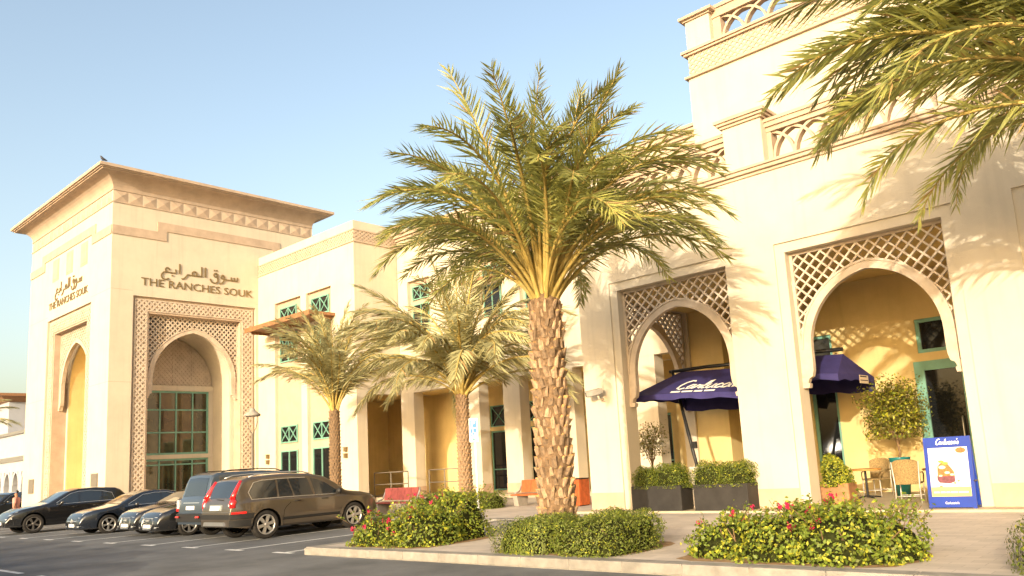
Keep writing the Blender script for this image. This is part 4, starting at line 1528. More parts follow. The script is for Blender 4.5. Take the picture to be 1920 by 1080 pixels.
    def handles(s, xs, z, m='cladding'):
        for x in xs:
            for sg in (-1, 1):
                y = s.hw(x, z)
                mb = MB().tube([(x - 0.10, sg * (y - 0.01), z), (x - 0.07, sg * (y + 0.035), z), (x + 0.07, sg * (y + 0.035), z), (x + 0.10, sg * (y - 0.01), z)], 0.016, 6)
                part(mb, 'door_handle', m, s.root, world=False)

    def seams(s, lines):
        for path in lines:
            s.strip_side('door_seam', path, 0.012, 'seam', off=0.0022)

    def rails(s, x0, x1, m='silver'):
        for sg in (-1, 1):
            P = []
            for i in range(9):
                x = x0 + (x1 - x0) * i / 8
                z = s.zt(x)
                P.append((x, sg * (s.hw(x, z - s.rnd) - s.rnd * 0.9), z + (0.055 if 0 < i < 8 else 0.0)))
            part(MB().tube(P, 0.018, 6), 'roof_rail', m, s.root, world=False)

    def plate(s, z, rear, w=0.26, h=0.055, off=0.03):
        return s.end('number_plate', [(-w, z - h), (w, z - h), (w, z + h), (-w, z + h)], 'plate', rear, off=off, th=0.02)


def suv_estate(label, loc, rz):
    c = Car('estate_car', label, 'car', loc, rz, 4.80, 1.90,
            [(0, .60), (.03, .86), (.06, 1.02), (.11, 1.08), (.30, 1.48), (.40, 1.62), (.58, 1.69), (1.2, 1.73), (1.9, 1.735), (2.5, 1.70), (2.95, 1.60), (3.3, 1.40), (3.62, 1.17), (3.75, 1.13), (4.2, 1.07), (4.5, 1.0), (4.68, .90), (4.76, .80), (4.8, .62)],
            [(0, .99), (1.0, 1.06), (2.4, 1.02), (3.6, 1.0), (4.8, .85)], [(0, .40), (.7, .30), (4.2, .28), (4.8, .30)], 2.86, 0.92, 0.385, 'brown_paint', tumble=0.17, spokes=6)
    g = [[(.62, 1.10), (.55, 1.28), (.72, 1.52), (.95, 1.565), (1.36, 1.585), (1.36, 1.105)],
         [(1.42, 1.105), (1.42, 1.585), (1.72, 1.59), (1.86, 1.105)],
         [(1.91, 1.105), (1.77, 1.59), (2.36, 1.575), (2.50, 1.09)],
         [(2.58, 1.09), (2.47, 1.565), (2.62, 1.545), (2.92, 1.42), (3.36, 1.12), (3.36, 1.085)]]
    for p in g:
        c.side('side_window', p, 'car_glass', off=0.006)
    c.strip_side('window_trim', [(3.38, 1.07), (2.5, 1.075), (1.6, 1.088), (.60, 1.085), (.52, 1.28), (.70, 1.54), (.95, 1.59), (1.6, 1.61), (2.3, 1.597)], 0.016, 'silver', off=0.010)
    c.topglass('rear_window', .14, .37, m=0.07)
    c.topglass('windscreen', 2.98, 3.60, m=0.05)
    # tall red light clusters down the rear corners
    for sg in (-1, 1):
        P = [(.40, 1.60), (.30, 1.44), (.20, 1.27), (.14, 1.12)]
        mb = MB().tube([(x - 0.005, sg * (c.hw(x, z) - 0.075 + 0.05 * (1.6 - z)), z) for x, z in P], [0.055, 0.06, 0.07, 0.09], 8)
        mb.tube([(.15, sg * (c.hw(.15, 1.1) - 0.045), 1.12), (.13, sg * (c.hw(.13, 1.0) - 0.06), 1.0), (.12, sg * (c.hw(.13, .9) - 0.06), .88)], [0.09, 0.11, 0.09], 8)
        lamp = part(mb, 'tail_light', 'red_lens', c.root, world=False)
        q = MB().tube([(.075, sg * (c.hw(.13, .9) - 0.13), 1.0), (.07, sg * (c.hw(.13, .9) - 0.13), .93)], [0.055, 0.05], 8)
        part(q, 'reversing_lens', 'clear_lens', lamp, world=False)
        c.side('reflector', [(.05, .73), (.42, .73), (.42, .79), (.05, .79)], 'red_lens', off=0.028, sides=(sg,))
    c.wrap('rear_bumper', .58, .74, .62, 'cladding', True, 0.02)
    c.wrap('bumper_trim', .76, .80, .4, 'silver', True, 0.018)
    c.wrap('lower_bumper', .38, .59, .60, 'cladding', True, 0.012)
    c.end('skid_plate', [(-.6, .43), (.6, .43), (.55, .53), (-.55, .53)], 'silver', True, off=0.04, th=0.04)
    c.side('sill_cladding', [(1.52, .30), (3.36, .30), (3.36, .54), (1.52, .54)], 'cladding', off=0.014)
    for ax in (c.rx, c.fx):
        c.strip_side('arch_lip', [(ax + .46 * math.cos(R(q)), c.wr + .46 * math.sin(R(q))) for q in range(-8, 190, 18)], 0.045, 'cladding' if False else c.pm, off=0.016)
    c.seams([[(2.55, .5), (2.55, 1.06)], [(1.62, .82), (1.75, .92), (1.86, 1.06)], [(1.52, .5), (1.56, .74), (1.62, .82)], [(3.46, .5), (3.42, 1.05)], [(1.5, .47), (3.45, .47)]])
    c.strip_side('rubbing_strip', [(1.55, .66), (2.6, .66), (3.4, .66)], 0.03, 'brown_paint', off=0.02)
    c.side('fuel_flap', [(.86, .84), (1.0, .84), (1.0, .97), (.86, .97)], 'brown_paint', off=0.007, sides=(-1,))
    c.handles((1.98, 2.86), .96)
    c.mirror(3.28, 1.08, 'cladding')
    c.rails(.62, 2.5)
    c.plate(.905, True, off=0.045)
    c.end('plate_recess', [(-.36, .83), (.36, .83), (.36, .99), (-.36, .99)], 'silver', True, off=0.02, th=0.02)
    c.end('wiper', [(-.3, 1.10), (.1, 1.125), (.1, 1.14), (-.3, 1.12)], 'cladding', True, off=0.03, th=0.02)
    c.end('headlight', [(.55, .78), (.82, .80), (.80, .93), (.55, .90)], 'clear_lens', False, mirror=True)
    return c


def boxy_suv(label, loc, rz):
    c = Car('off_road_car', label, 'car', loc, rz, 4.80, 1.92,
            [(0, .62), (.03, .95), (.06, 1.12), (.13, 1.20), (.26, 1.66), (.34, 1.82), (.50, 1.885), (1.9, 1.89), (2.6, 1.84), (2.95, 1.76), (3.42, 1.22), (3.55, 1.17), (4.4, 1.12), (4.66, 1.04), (4.75, .9), (4.8, .65)],
            [(0, 1.14), (3.4, 1.12), (4.8, 1.0)], [(0, .42), (.7, .34), (4.2, .32), (4.8, .36)], 2.88, 0.86, 0.385, 'slate_paint', tumble=0.17, spokes=5, rnd=0.10)
    for p in ([(.5, 1.2), (.5, 1.74), (1.34, 1.74), (1.34, 1.2)], [(1.42, 1.2), (1.42, 1.74), (2.2, 1.74), (2.3, 1.2)], [(2.38, 1.2), (2.3, 1.74), (2.72, 1.7), (3.2, 1.24), (3.2, 1.2)]):
        c.side('side_window', p, 'car_glass', off=0.006)
    c.topglass('rear_window', .135, .30, m=0.07)
    c.topglass('windscreen', 2.98, 3.38, m=0.05)
    for sg in (-1, 1):
        mb = MB().box(.01, .13, *sorted((sg * .78, sg * .925)), .86, 1.14)
        lamp = part(mb, 'tail_light', 'clear_lens', c.root, world=False, bevel=0.02)
        part(MB().box(.004, .12, *sorted((sg * .785, sg * .93)), .80, .88), 'red_lens', 'red_lens', lamp, world=False)
    c.wrap('rear_bumper', .48, .74, .55, 'cladding', True, 0.05)
    c.end('reflector', [(.55, .62), (.75, .62), (.75, .67), (.55, .67)], 'red_lens', True, off=0.11, th=0.03, mirror=True)
    c.plate(.9, True)
    c.end('tailgate_handle', [(-.5, 1.03), (.5, 1.03), (.5, 1.06), (-.5, 1.06)], 'silver', True, off=0.02, th=0.02)
    c.mirror(3.15, 1.16, 'slate_paint')
    c.handles((1.55, 2.5), 1.04)
    c.rails(.6, 2.6, 'cladding')
    c.side('sill_cladding', [(1.45, .35), (3.5, .35), (3.5, .48), (1.45, .48)], 'cladding', off=0.014)
    c.seams([[(2.35, .5), (2.35, 1.14)], [(1.38, .85), (1.38, 1.14)], [(3.4, .5), (3.36, 1.12)]])
    c.end('headlight', [(.6, .8), (.86, .8), (.86, 1.0), (.6, 1.0)], 'clear_lens', False, mirror=True)
    return c


def sedan(name, label, loc, rz, pm, suv=False, grille=0, rim='alloy', twin=True):
    if suv:
        top = [(0, .62), (.04, .98), (.10, 1.1), (.55, 1.55), (.75, 1.64), (1.6, 1.70), (2.2, 1.68), (2.6, 1.58), (3.35, 1.16), (3.6, 1.10), (4.3, .98), (4.6, .86), (4.74, .72), (4.84, .55)]
        c = Car(name, label, 'car', loc, rz, 4.84, 1.94, top, [(0, 1.08), (2, 1.06), (3.5, 1.0), (4.84, .78)], [(0, .4), (.8, .28), (4.2, .26), (4.84, .30)], 2.89, 0.93, 0.38, pm, tumble=0.22, spokes=5, rim=rim, twin=True, plan=0.24, edge=0.9)
        gl = [[(.85, 1.14), (.95, 1.40), (1.25, 1.50), (1.3, 1.14)], [(1.38, 1.14), (1.34, 1.50), (1.75, 1.555), (2.18, 1.535), (2.2, 1.12)], [(2.27, 1.12), (2.25, 1.53), (2.5, 1.48), (3.06, 1.16), (3.06, 1.11)]]
        ws, rw, zb = (2.68, 3.30), (.22, .52), 1.1
        trim = [(3.1, 1.09), (2.2, 1.105), (.82, 1.125), (.93, 1.43), (1.3, 1.53), (1.75, 1.58), (2.25, 1.56), (2.55, 1.49), (3.1, 1.15)]
    else:
        top = [(0, .58), (.04, .88), (.12, 1.0), (.7, 1.07), (1.0, 1.16), (1.5, 1.37), (1.85, 1.44), (2.3, 1.46), (2.7, 1.42), (3.0, 1.33), (3.6, 1.01), (3.8, .97), (4.45, .86), (4.72, .76), (4.84, .64), (4.9, .48)]
        c = Car(name, label, 'car', loc, rz, 4.90, 1.84, top, [(0, .93), (2.4, .93), (3.6, .90), (4.9, .66)], [(0, .34), (.8, .22), (4.2, .20), (4.9, .24)], 2.88, 0.92, 0.335, pm, tumble=0.24, spokes=5, rim=rim, twin=twin, plan=0.24, edge=0.9)
        gl = [[(1.3, .99), (1.52, 1.24), (1.85, 1.325), (2.05, 1.335), (2.05, .985)], [(2.12, .985), (2.12, 1.335), (2.5, 1.32), (2.75, 1.28), (3.28, .99), (3.28, .975)]]
        ws, rw, zb = (3.04, 3.57), (.95, 1.45), .93
        trim = [(3.32, .955), (2.2, .965), (1.24, .97), (1.5, 1.27), (1.85, 1.355), (2.3, 1.36), (2.75, 1.31), (3.3, 1.0)]
    L = c.L
    for p in gl:
        c.side('side_window', p, 'car_glass', off=0.006)
    c.strip_side('window_trim', trim, 0.015, 'silver', off=0.010)
    c.topglass('windscreen', *ws, m=0.05)
    c.topglass('rear_window', *rw, m=0.08)
    zh = c.zt(L - .2) - 0.09
    c.end('headlight', [(.40, zh - .05), (.60, zh - .06), (.84, zh + .02), (.86, zh + .09), (.62, zh + .07)] if not suv else [(.5, .74), (.78, .76), (.86, .90), (.70, .92), (.52, .84)], 'clear_lens', False, off=0.012, th=0.05, mirror=True)
    if grille == 1:                            # wide bar grille with round emblem
        g = c.end('grille', [(-.42, .42), (.42, .42), (.48, .60), (-.48, .60)], 'cladding', False, off=0.012, th=0.04)[0]
        c.end('grille_bar', [(-.45, .50), (.45, .50), (.45, .525), (-.45, .525)], 'silver', False, off=0.03, th=0.03, parent=g)
        x = c.end_pt(0, .52, False)
        e = MB()
        for q in range(3):
            a = R(90 + 120 * q)
            e.tube([(x + 0.04, 0, .515), (x + 0.04, .075 * math.cos(a), .515 + .075 * math.sin(a))], 0.010, 5)
        e.tube([(x + 0.04, .08 * math.cos(R(k * 20)), .515 + .08 * math.sin(R(k * 20))) for k in range(19)], 0.010, 6, caps=False)
        part(e, 'emblem', 'silver', g, world=False)
    elif grille == 2:                          # tall framed grille with four linked rings
        P = [(-.36, .60), (-.40, .42), (-.28, .26), (.28, .26), (.40, .42), (.36, .60)]
        g = c.end('grille', P, 'cladding', False, off=0.014, th=0.04)[0]
        fr = MB()
        F3 = [(c.end_pt(u, v, False) + 0.02, u, v) for u, v in P + P[:1]]
        fr.tube(F3, 0.014, 5, caps=False)
        part(fr, 'grille_frame', 'silver', g, world=False)
        e = MB()
        x = c.end_pt(0, .54, False) + 0.03
        for i in range(4):
            e.tube([(x, (i - 1.5) * .062 + .042 * math.cos(R(k * 24)), .535 + .042 * math.sin(R(k * 24))) for k in range(16)], 0.006, 5, caps=False)
        part(e, 'emblem', 'silver', g, world=False)
    else:
        c.end('grille', [(-.5, .34), (.5, .34), (.56, .5), (-.56, .5)], 'cladding', False, off=0.012, th=0.04)
    c.end('lower_intake', [(.48, .25), (.80, .27), (.82, .38), (.52, .38)] if not suv else [(.58, .36), (.86, .38), (.86, .52), (.62, .52)], 'cladding', False, off=0.01, th=0.04, mirror=True)
    c.end('fog_light', [(.56, .30), (.72, .31), (.72, .34), (.56, .34)] if not suv else [(.62, .60), (.84, .62), (.84, .66), (.62, .65)], 'clear_lens', False, off=0.03, th=0.03, mirror=True)
    c.plate(.36 if not suv else .46, False)
    c.wrap('front_lip', .2 if not suv else .3, .25 if not suv else .36, .7, 'cladding', False, 0.012)
    c.end('tail_light', [(.5, .80), (.80, .78), (.82, .90), (.5, .92)], 'red_lens', True, mirror=True)
    xm = 3.1 if not suv else 2.95
    c.mirror(xm, zb - 0.02, pm)
    if suv:
        c.handles((1.6, 2.42), .95, pm)
        c.seams([[(2.24, .42), (2.24, 1.1)], [(3.2, .42), (3.12, 1.08)], [(1.42, .75), (1.38, 1.12)]])
    else:
        c.handles((1.75, 2.3), .82, pm)
        c.seams([[(2.09, .35), (2.09, .96)], [(3.3, .35), (3.28, .93)], [(1.3, .65), (1.25, .96)]])
    return c


UPY, DNY = R(90), R(-90)
suv_estate('brown estate car with tall red tail lights, nearest of the parked cars', (-21.7, 10.58, 0), UPY)
boxy_suv('slate-blue boxy off-road car parked left of the brown estate', (-24.0, 10.95, 0), UPY)
a2 = sedan('saloon_car', 'black saloon facing out with framed grille and ring emblem, right beside the slate-blue off-roader', (-26.6, 10.8 + 4.9, 0), DNY, 'black_paint', grille=2)
a1 = copy_tree(a2.root, None, 'black saloon with framed grille squeezed between two other black saloons', (-28.75, 10.95 + 4.9, 0))
sedan('saloon_car', 'black saloon with round star emblem and bar grille beside the black sport utility', (-32.6, 10.6 + 4.9, 0), DNY, 'navy_paint', grille=1, rim='alloy')
cy = sedan('sport_utility', 'black sport utility with dusty alloy wheels at the left edge of the parked row', (-38.6, 9.9 + 4.84, 0), DNY, 'black_paint', suv=True, rim='dark_alloy')
far = copy_tree(cy.root, None, 'dark car standing beyond the black sport utility next to the person in pink', (-60.5, 17.3, 0), R(-60))
far['group'] = 'cars parked in the bays'
# the opposite row, out of the picture to the left: its shade lies across the lane
row = ((-16.6, 0), (-19.3, 1), (-22.0, 0), (-24.7, 0), (-27.4, 1), (-30.1, 0), (-32.8, 0), (-35.5, 1), (-38.2, 0), (-40.9, 1), (-43.6, 0), (-46.3, 0))
WORDS = ('first', 'second', 'third', 'fourth', 'fifth', 'sixth', 'seventh', 'eighth', 'ninth', 'tenth', 'eleventh', 'twelfth')
for i, (x, k) in enumerate(row):
    copy_tree((cy.root if k else a2.root), None, 'parked car of the unseen opposite row, %s from its right end' % WORDS[i], (x, min(5.3, 0.2585 * (-x - 0.95) - 0.25) - 4.9, 0), UPY)['group'] = 'cars of the opposite row'

# ------------------------------------------------------------------ small things
M['blue_board'] = mat('blue_sign_board', (0.006, 0.035, 0.30), 0.45, 0.05, 4, spec=0.4)
M['poster'] = mat('poster_paper', (0.74, 0.73, 0.72), 0.5, 0.04, 3)
M['sign_white'] = mat('white_lettering', (0.80, 0.79, 0.76), 0.5, 0.02, 3)
M['sign_blue'] = mat('sign_blue_print', (0.02, 0.16, 0.60), 0.5, 0.02, 3)
M['sign_green'] = mat('sign_green_print', (0.03, 0.40, 0.22), 0.5, 0.02, 3)
M['gold_strip'] = mat('gold_print', (0.60, 0.44, 0.16), 0.5, 0.05, 3)
M['print_plum'] = mat('plum_print', (0.16, 0.045, 0.06), 0.5, 0.2, 20)
M['print_red'] = mat('red_print', (0.62, 0.15, 0.04), 0.5, 0.3, 25)
M['print_cream'] = mat('cream_print', (0.78, 0.66, 0.50), 0.5, 0.1, 20)
M['print_leaf'] = mat('green_print', (0.20, 0.36, 0.05), 0.5, 0.1, 20)
M['print_grey'] = mat('plate_rim_print', (0.46, 0.46, 0.52), 0.5, 0.05, 8)
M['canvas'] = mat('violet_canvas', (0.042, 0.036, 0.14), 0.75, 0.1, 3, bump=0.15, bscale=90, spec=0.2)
M['canvas_under'] = mat('canvas_underside', (0.018, 0.012, 0.045), 0.9, 0.1, 3, spec=0.1)  # darker canvas copy: canopy shade put into the colour; also used for print
M['cream_cloth'] = mat('cream_cloth', (0.62, 0.50, 0.36), 0.8, 0.06, 5)
M['black_metal'] = mat('black_metal', (0.02, 0.02, 0.022), 0.45, 0.1, 8, metal=0.3)
M['redwood'] = mat('red_stained_timber', (0.46, 0.105, 0.030), 0.45, 0.16, 9, spec=0.35, rnd=0.1)
M['darkred'] = mat('dull_red_timber', (0.25, 0.055, 0.045), 0.45, 0.16, 9, spec=0.35, rnd=0.1)
M['concrete'] = mat('grey_concrete', (0.33, 0.30, 0.26), 0.85, 0.1, 5, bump=0.2, bscale=60, spec=0.2)
M['planter'] = mat('dark_grey_planter', (0.03, 0.027, 0.025), 0.6, 0.14, 4, spec=0.3, bump=0.08, bscale=30)
M['wicker'] = mat('woven_rattan', (0.36, 0.25, 0.11), 0.75, 0.25, 40, bump=0.9, bscale=120, spec=0.2)
M['pale_wood'] = mat('whitewashed_timber', (0.60, 0.52, 0.42), 0.75, 0.12, 8, spec=0.2)
M['table_wood'] = mat('orange_table_top', (0.50, 0.24, 0.07), 0.5, 0.15, 7, spec=0.3)
M['white_tube'] = mat('pale_tube_frame', (0.60, 0.56, 0.50), 0.45, 0.05, 6, metal=0.3)
M['teal_pot'] = mat('teal_glazed_pot', (0.02, 0.17, 0.17), 0.25, 0.1, 4, spec=0.5)
M['terracotta'] = mat('terracotta', (0.42, 0.18, 0.07), 0.85, 0.12, 8)
M['ficus'] = mat('ficus_leaves', (0.20, 0.17, 0.028), 0.5, 0.3, 7, trans=0.3, col2=(0.075, 0.085, 0.02))
M['box_leaf'] = mat('box_hedge_leaves', (0.17, 0.20, 0.025), 0.5, 0.3, 8, trans=0.3, col2=(0.07, 0.10, 0.018))
M['pink'] = mat('pink_shirt', (0.62, 0.27, 0.22), 0.9, 0.08, 6)
M['skin'] = mat('skin', (0.34, 0.17, 0.10), 0.6, 0.05, 6)
M['hair'] = mat('dark_hair', (0.02, 0.014, 0.01), 0.7, 0.1, 20)
M['trousers'] = mat('dark_trousers', (0.05, 0.05, 0.06), 0.9, 0.1, 6)
M['pigeon'] = mat('pigeon_feathers', (0.07, 0.07, 0.085), 0.8, 0.2, 20)


# --- lettering on the tower
def letters(T, text, u0, u1, v0, v1, parent, depth=0.04, m='bronze', name='letter', font_shear=0.0):
    cu = bpy.data.curves.new('text', 'FONT')
    cu.body = text
    cu.extrude = 0.5
    cu.shear = font_shear
    cu.resolution_u = 3
    o = bpy.data.objects.new('text', cu)
    COL.objects.link(o)
    bpy.context.view_layer.update()
    me = bpy.data.meshes.new_from_object(o.evaluated_get(bpy.context.evaluated_depsgraph_get()))
    bpy.data.objects.remove(o)
    V = [v.co.copy() for v in me.vertices]
    x0, x1 = min(v.x for v in V), max(v.x for v in V)
    y0, y1 = min(v.y for v in V), max(v.y for v in V)
    par = list(range(len(V)))

    def find(a):
        while par[a] != a:
            par[a] = par[par[a]]
            a = par[a]
        return a
    for p in me.polygons:
        vs = list(p.vertices)
        for b in vs[1:]:
            par[find(vs[0])] = find(b)
    # merge coincident corners of front, side and back shells
    seen = {}
    for i, v in enumerate(V):
        k = (round(v.x, 3), round(v.y, 3))
        if k in seen:
            par[find(i)] = find(seen[k])
        else:
            seen[k] = i
    comps = {}
    for p in me.polygons:
        comps.setdefault(find(p.vertices[0]), []).append(list(p.vertices))
    for fs in comps.values():
        ids = sorted({i for f in fs for i in f})
        mp = {a: b for b, a in enumerate(ids)}
        mb = MB()
        mb.add([T(u0 + (V[i].x - x0) / (x1 - x0) * (u1 - u0), v0 + (V[i].y - y0) / (y1 - y0) * (v1 - v0), -depth * (0.5 + V[i].z)) for i in ids], [tuple(mp[i] for i in f) for f in fs])
        part(mb, name, m, parent)
    bpy.data.meshes.remove(me)


def stroke(mb, T, pts, w, d0, d1):
    A, B = [], []
    for k, (u, v) in enumerate(pts):
        a, b = pts[max(k - 1, 0)], pts[min(k + 1, len(pts) - 1)]
        l = math.hypot(b[0] - a[0], b[1] - a[1]) or 1e-6
        nx, ny = -(b[1] - a[1]) / l * w / 2, (b[0] - a[0]) / l * w / 2
        A.append((u + nx, v + ny))
        B.append((u - nx, v - ny))
    mb.strip(A, B, T, d0, d1)


def arc(cx, cy, r, a0, a1, n=10, ry=None):
    return [(cx + r * math.cos(R(a0 + (a1 - a0) * i / n)), cy + (ry or r) * math.sin(R(a0 + (a1 - a0) * i / n))) for i in range(n + 1)]


ARABIC = [   # one list of strokes per letter, in alef heights, left to right
    [arc(0.66, 0.26, 0.2, -10, 260, 10, 0.2), [(0.62, 0.07), (0.3, -0.02), (0.1, -0.25)] + arc(0.45, -0.42, 0.38, 165, 330, 10, 0.33)],
    [[(0.62, 0.03), (1.0, 0.0), (1.5, 0.0), (1.5, 0.38)], [(1.16, -0.22), (1.16, -0.36)]],
    [[(1.9, -0.02), (1.9, 1.0)]],
    [[(3.2, 0.0), (2.7, 0.0), (2.58, -0.2), (2.38, -0.42), (2.12, -0.5)]],
    [arc(3.45, 0.2, 0.24, -90, 270, 14, 0.22), [(3.1, 0.0), (4.2, 0.0)]],
    [[(4.2, -0.02), (4.2, 1.0)]],
    [[(4.6, -0.02), (4.6, 1.0)]],
    [arc(5.72, 0.36, 0.2, 0, 360, 14, 0.2), [(5.92, 0.36), (5.95, -0.1)] + arc(5.55, -0.15, 0.4, 0, -190, 10, 0.36), [(5.58, 0.78), (5.58, 0.92)], [(5.82, 0.78), (5.82, 0.92)]],
    [arc(6.5, 0.24, 0.18, 0, 360, 12, 0.2), [(6.68, 0.24), (6.62, -0.15), (6.42, -0.4), (6.1, -0.5)]],
    [[(6.6, 0.0), (8.15, 0.0), (8.15, 0.4)], [(7.8, 0.0), (7.8, 0.34)], [(7.45, 0.0), (7.45, 0.34)]],
]


def arabic(T, u0, u1, v_base, h, parent, wd=0.135, depth=0.05):
    k = (u1 - u0) / 8.2
    for L_ in ARABIC:
        mb = MB()
        for i, s in enumerate(L_):
            stroke(mb, T, [(u0 + x * k, v_base + y * h) for x, y in s], wd * h, -depth - 0.002 * i, -0.01)
        part(mb, 'letter', 'bronze', parent)


for T, loc, lab, u0, u1 in ((TY(X1, 0.0), (X1, 20.4, 12.8), 'bronze letters THE RANCHES SOUK with Arabic above on the tower face over the glazed portal', 17.22, 23.62),
                            (TX(0.0, Y0), (-50.1, Y0, 12.8), 'bronze letters THE RANCHES SOUK with Arabic above on the narrow sunlit tower face', -53.35, -47.05)):
    s = thing('wall_lettering', lab, 'wall sign', loc, 0, 'lettering on the tower')
    letters(T, 'THE RANCHES SOUK', u0, u1, 12.32, 12.74, s)
    arabic(T, u0 + 1.02, u1 - 0.92, 13.2, 0.56, s)

# --- street lamp behind the cars
LP = thing('street_lamp', 'tall slim street lamp with flat bell hood on a two-armed fork beside the tower portal', 'street lamp', (-30.45, 16.4, 0.15))
part(MB().lathe([(0.11, 0), (0.11, 0.25), (0.06, 0.35), (0.045, 3.2), (0.055, 3.22), (0.055, 3.3)], 14), 'post', 'greypaint', LP, world=False)
f = MB()
for sg in (1, -1):
    f.tube([(0, 0, 3.25), (sg * 0.12, sg * 0.08, 3.5), (sg * 0.20, sg * 0.13, 3.8), (sg * 0.20, sg * 0.13, 4.02)], 0.018, 6)
part(f, 'fork', 'greypaint', LP, world=False)
part(MB().lathe([(0.0, 3.98), (0.30, 3.99), (0.33, 4.03), (0.29, 4.10), (0.17, 4.17), (0.11, 4.24), (0.11, 4.28), (0.02, 4.33), (0.0, 4.33)], 20), 'lamp_hood', 'concrete', LP, world=False)

# --- disabled parking sign
PS = thing('parking_sign', 'white parking sign with blue wheelchair symbol on a thin white post', 'road sign', (-15.40, 14.5, 0.15))
part(MB().tube([(-15.40, 14.53, 0.15), (-15.40, 14.53, 2.82)], 0.03, 10), 'post', 'sign_white', PS)
SGT = lambda u, v, d: (-15.40 + u * 0.86, 14.49 + u * 0.5 + d, v)
part(MB().prism([(-0.12, 2.24), (0.12, 2.24), (0.12, 2.86), (-0.12, 2.86)], SGT, -0.012, 0.0), 'plate', 'sign_white', PS)
for v0, v1 in ((2.62, 2.81), (2.40, 2.59)):
    part(MB().prism([(-0.085, v0), (0.085, v0), (0.085, v1), (-0.085, v1)], SGT, -0.016, -0.0125), 'blue_panel', 'sign_blue', PS)
g = MB()
stroke(g, SGT, [(-0.035, 2.65), (-0.035, 2.78), (0.02, 2.78), (0.04, 2.755), (0.02, 2.725), (-0.035, 2.725)], 0.022, -0.019, -0.0165)
part(g, 'parking_letter', 'sign_white', PS)
g = MB()
stroke(g, SGT, [(-0.015, 2.55), (-0.01, 2.49), (0.035, 2.485), (0.05, 2.43)], 0.018, -0.019, -0.0165)
stroke(g, SGT, arc(-0.005, 2.455, 0.04, 100, 330, 10), 0.012, -0.0185, -0.0165)
g.prism(arc(-0.015, 2.572, 0.013, 0, 330, 8), SGT, -0.019, -0.0165)
part(g, 'wheelchair_symbol', 'sign_white', PS)
part(MB().prism(arc(0, 2.315, 0.04, 0, 330, 11, 0.03), SGT, -0.016, -0.0125), 'green_mark', 'sign_green', PS)


# --- benches
def bench(label, x, y, L, m, boards):
    b = thing('park_bench', label, 'bench', (x, y, 0.15), 0, 'benches on the pavement')
    for sx in (-1, 1):
        u = sx * (L / 2 - 0.22)
        q = MB().prism([(-0.22, 0.0), (0.22, 0.0), (0.30, 0.36), (-0.30, 0.36)], lambda a, c, d: (u - 0.11 + d, a, c), 0, 0.22)
        part(q, 'leg', 'concrete', b, world=False, bevel=0.012)
        arm = MB().tube([(sx * (L / 2 - 0.03), -0.10, 0.42), (sx * (L / 2 - 0.03), 0.18, 0.5), (sx * (L / 2 - 0.03), 0.30, 0.72), (sx * (L / 2 - 0.03), 0.34, 0.86)], 0.03, 8)
        part(arm, 'end_frame', 'steel', b, world=False)
    for k in range(4):
        part(MB().box(-L / 2 + 0.02, L / 2 - 0.02, -0.30 + k * 0.145, -0.17 + k * 0.145, 0.36, 0.405), 'seat_slat', m, b, world=False, bevel=0.006)
    w = (L - 0.12) / boards
    for k in range(boards):
        u0 = -L / 2 + 0.06 + k * w
        q = MB().prism([(0, 0.45), (0.035, 0.45), (0.115, 0.87), (0.08, 0.87)], lambda a, c, d: (u0 + d, 0.20 + a, c), 0.006, w - 0.006)
        part(q, 'back_board', m, b, world=False, bevel=0.006)
    return b


bench('dull red timber bench on concrete feet just beyond the bonnet of the brown estate', -22.7, 17.5, 1.95, 'darkred', 5)
bench('bright orange-red timber bench on concrete feet partly hidden by the tall palm trunk', -18.35, 20.5, 2.9, 'redwood', 6)
BN = thing('litter_bin', 'orange-red timber-clad litter bin at the right of the tall palm trunk', 'bin', (-16.65, 20.15, 0.15))
for k in range(6):
    part(MB().box(-0.24 + k * 0.08, -0.165 + k * 0.08, -0.24, -0.21, 0.03, 0.84), 'slat', 'redwood', BN, world=False)
for k in range(6):
    part(MB().box(0.21, 0.24, -0.205 + k * 0.08, -0.13 + k * 0.08, 0.03, 0.84), 'slat', 'redwood', BN, world=False)
part(MB().box(-0.205, 0.205, -0.205, 0.26, 0.0, 0.82).box(-0.25, 0.25, -0.25, 0.27, 0.842, 0.875), 'bin_body', 'black_metal', BN, world=False)

# --- terrace railings
for lab, xa, xb in (('steel railing at the left corner opening behind the dull red bench', -34.5, -31.75), ('steel railing between the two left columns behind the dusty palm', -30.15, -27.9)):
    r = thing('railing', lab, 'railing', ((xa + xb) / 2, 25.3, 0.30), 0, 'railings along the terrace edge')
    n = 3
    for i in range(n):
        x = xa + (xb - xa) * i / (n - 1)
        part(MB().tube([(x, 25.3, 0.30), (x, 25.3, 1.52)], 0.028, 8), 'post', 'greypaint', r)
    for z in (1.54, 0.95):
        part(MB().tube([(xa, 25.3, z), (xb, 25.3, z)], 0.026, 8), 'rail', 'greypaint', r)

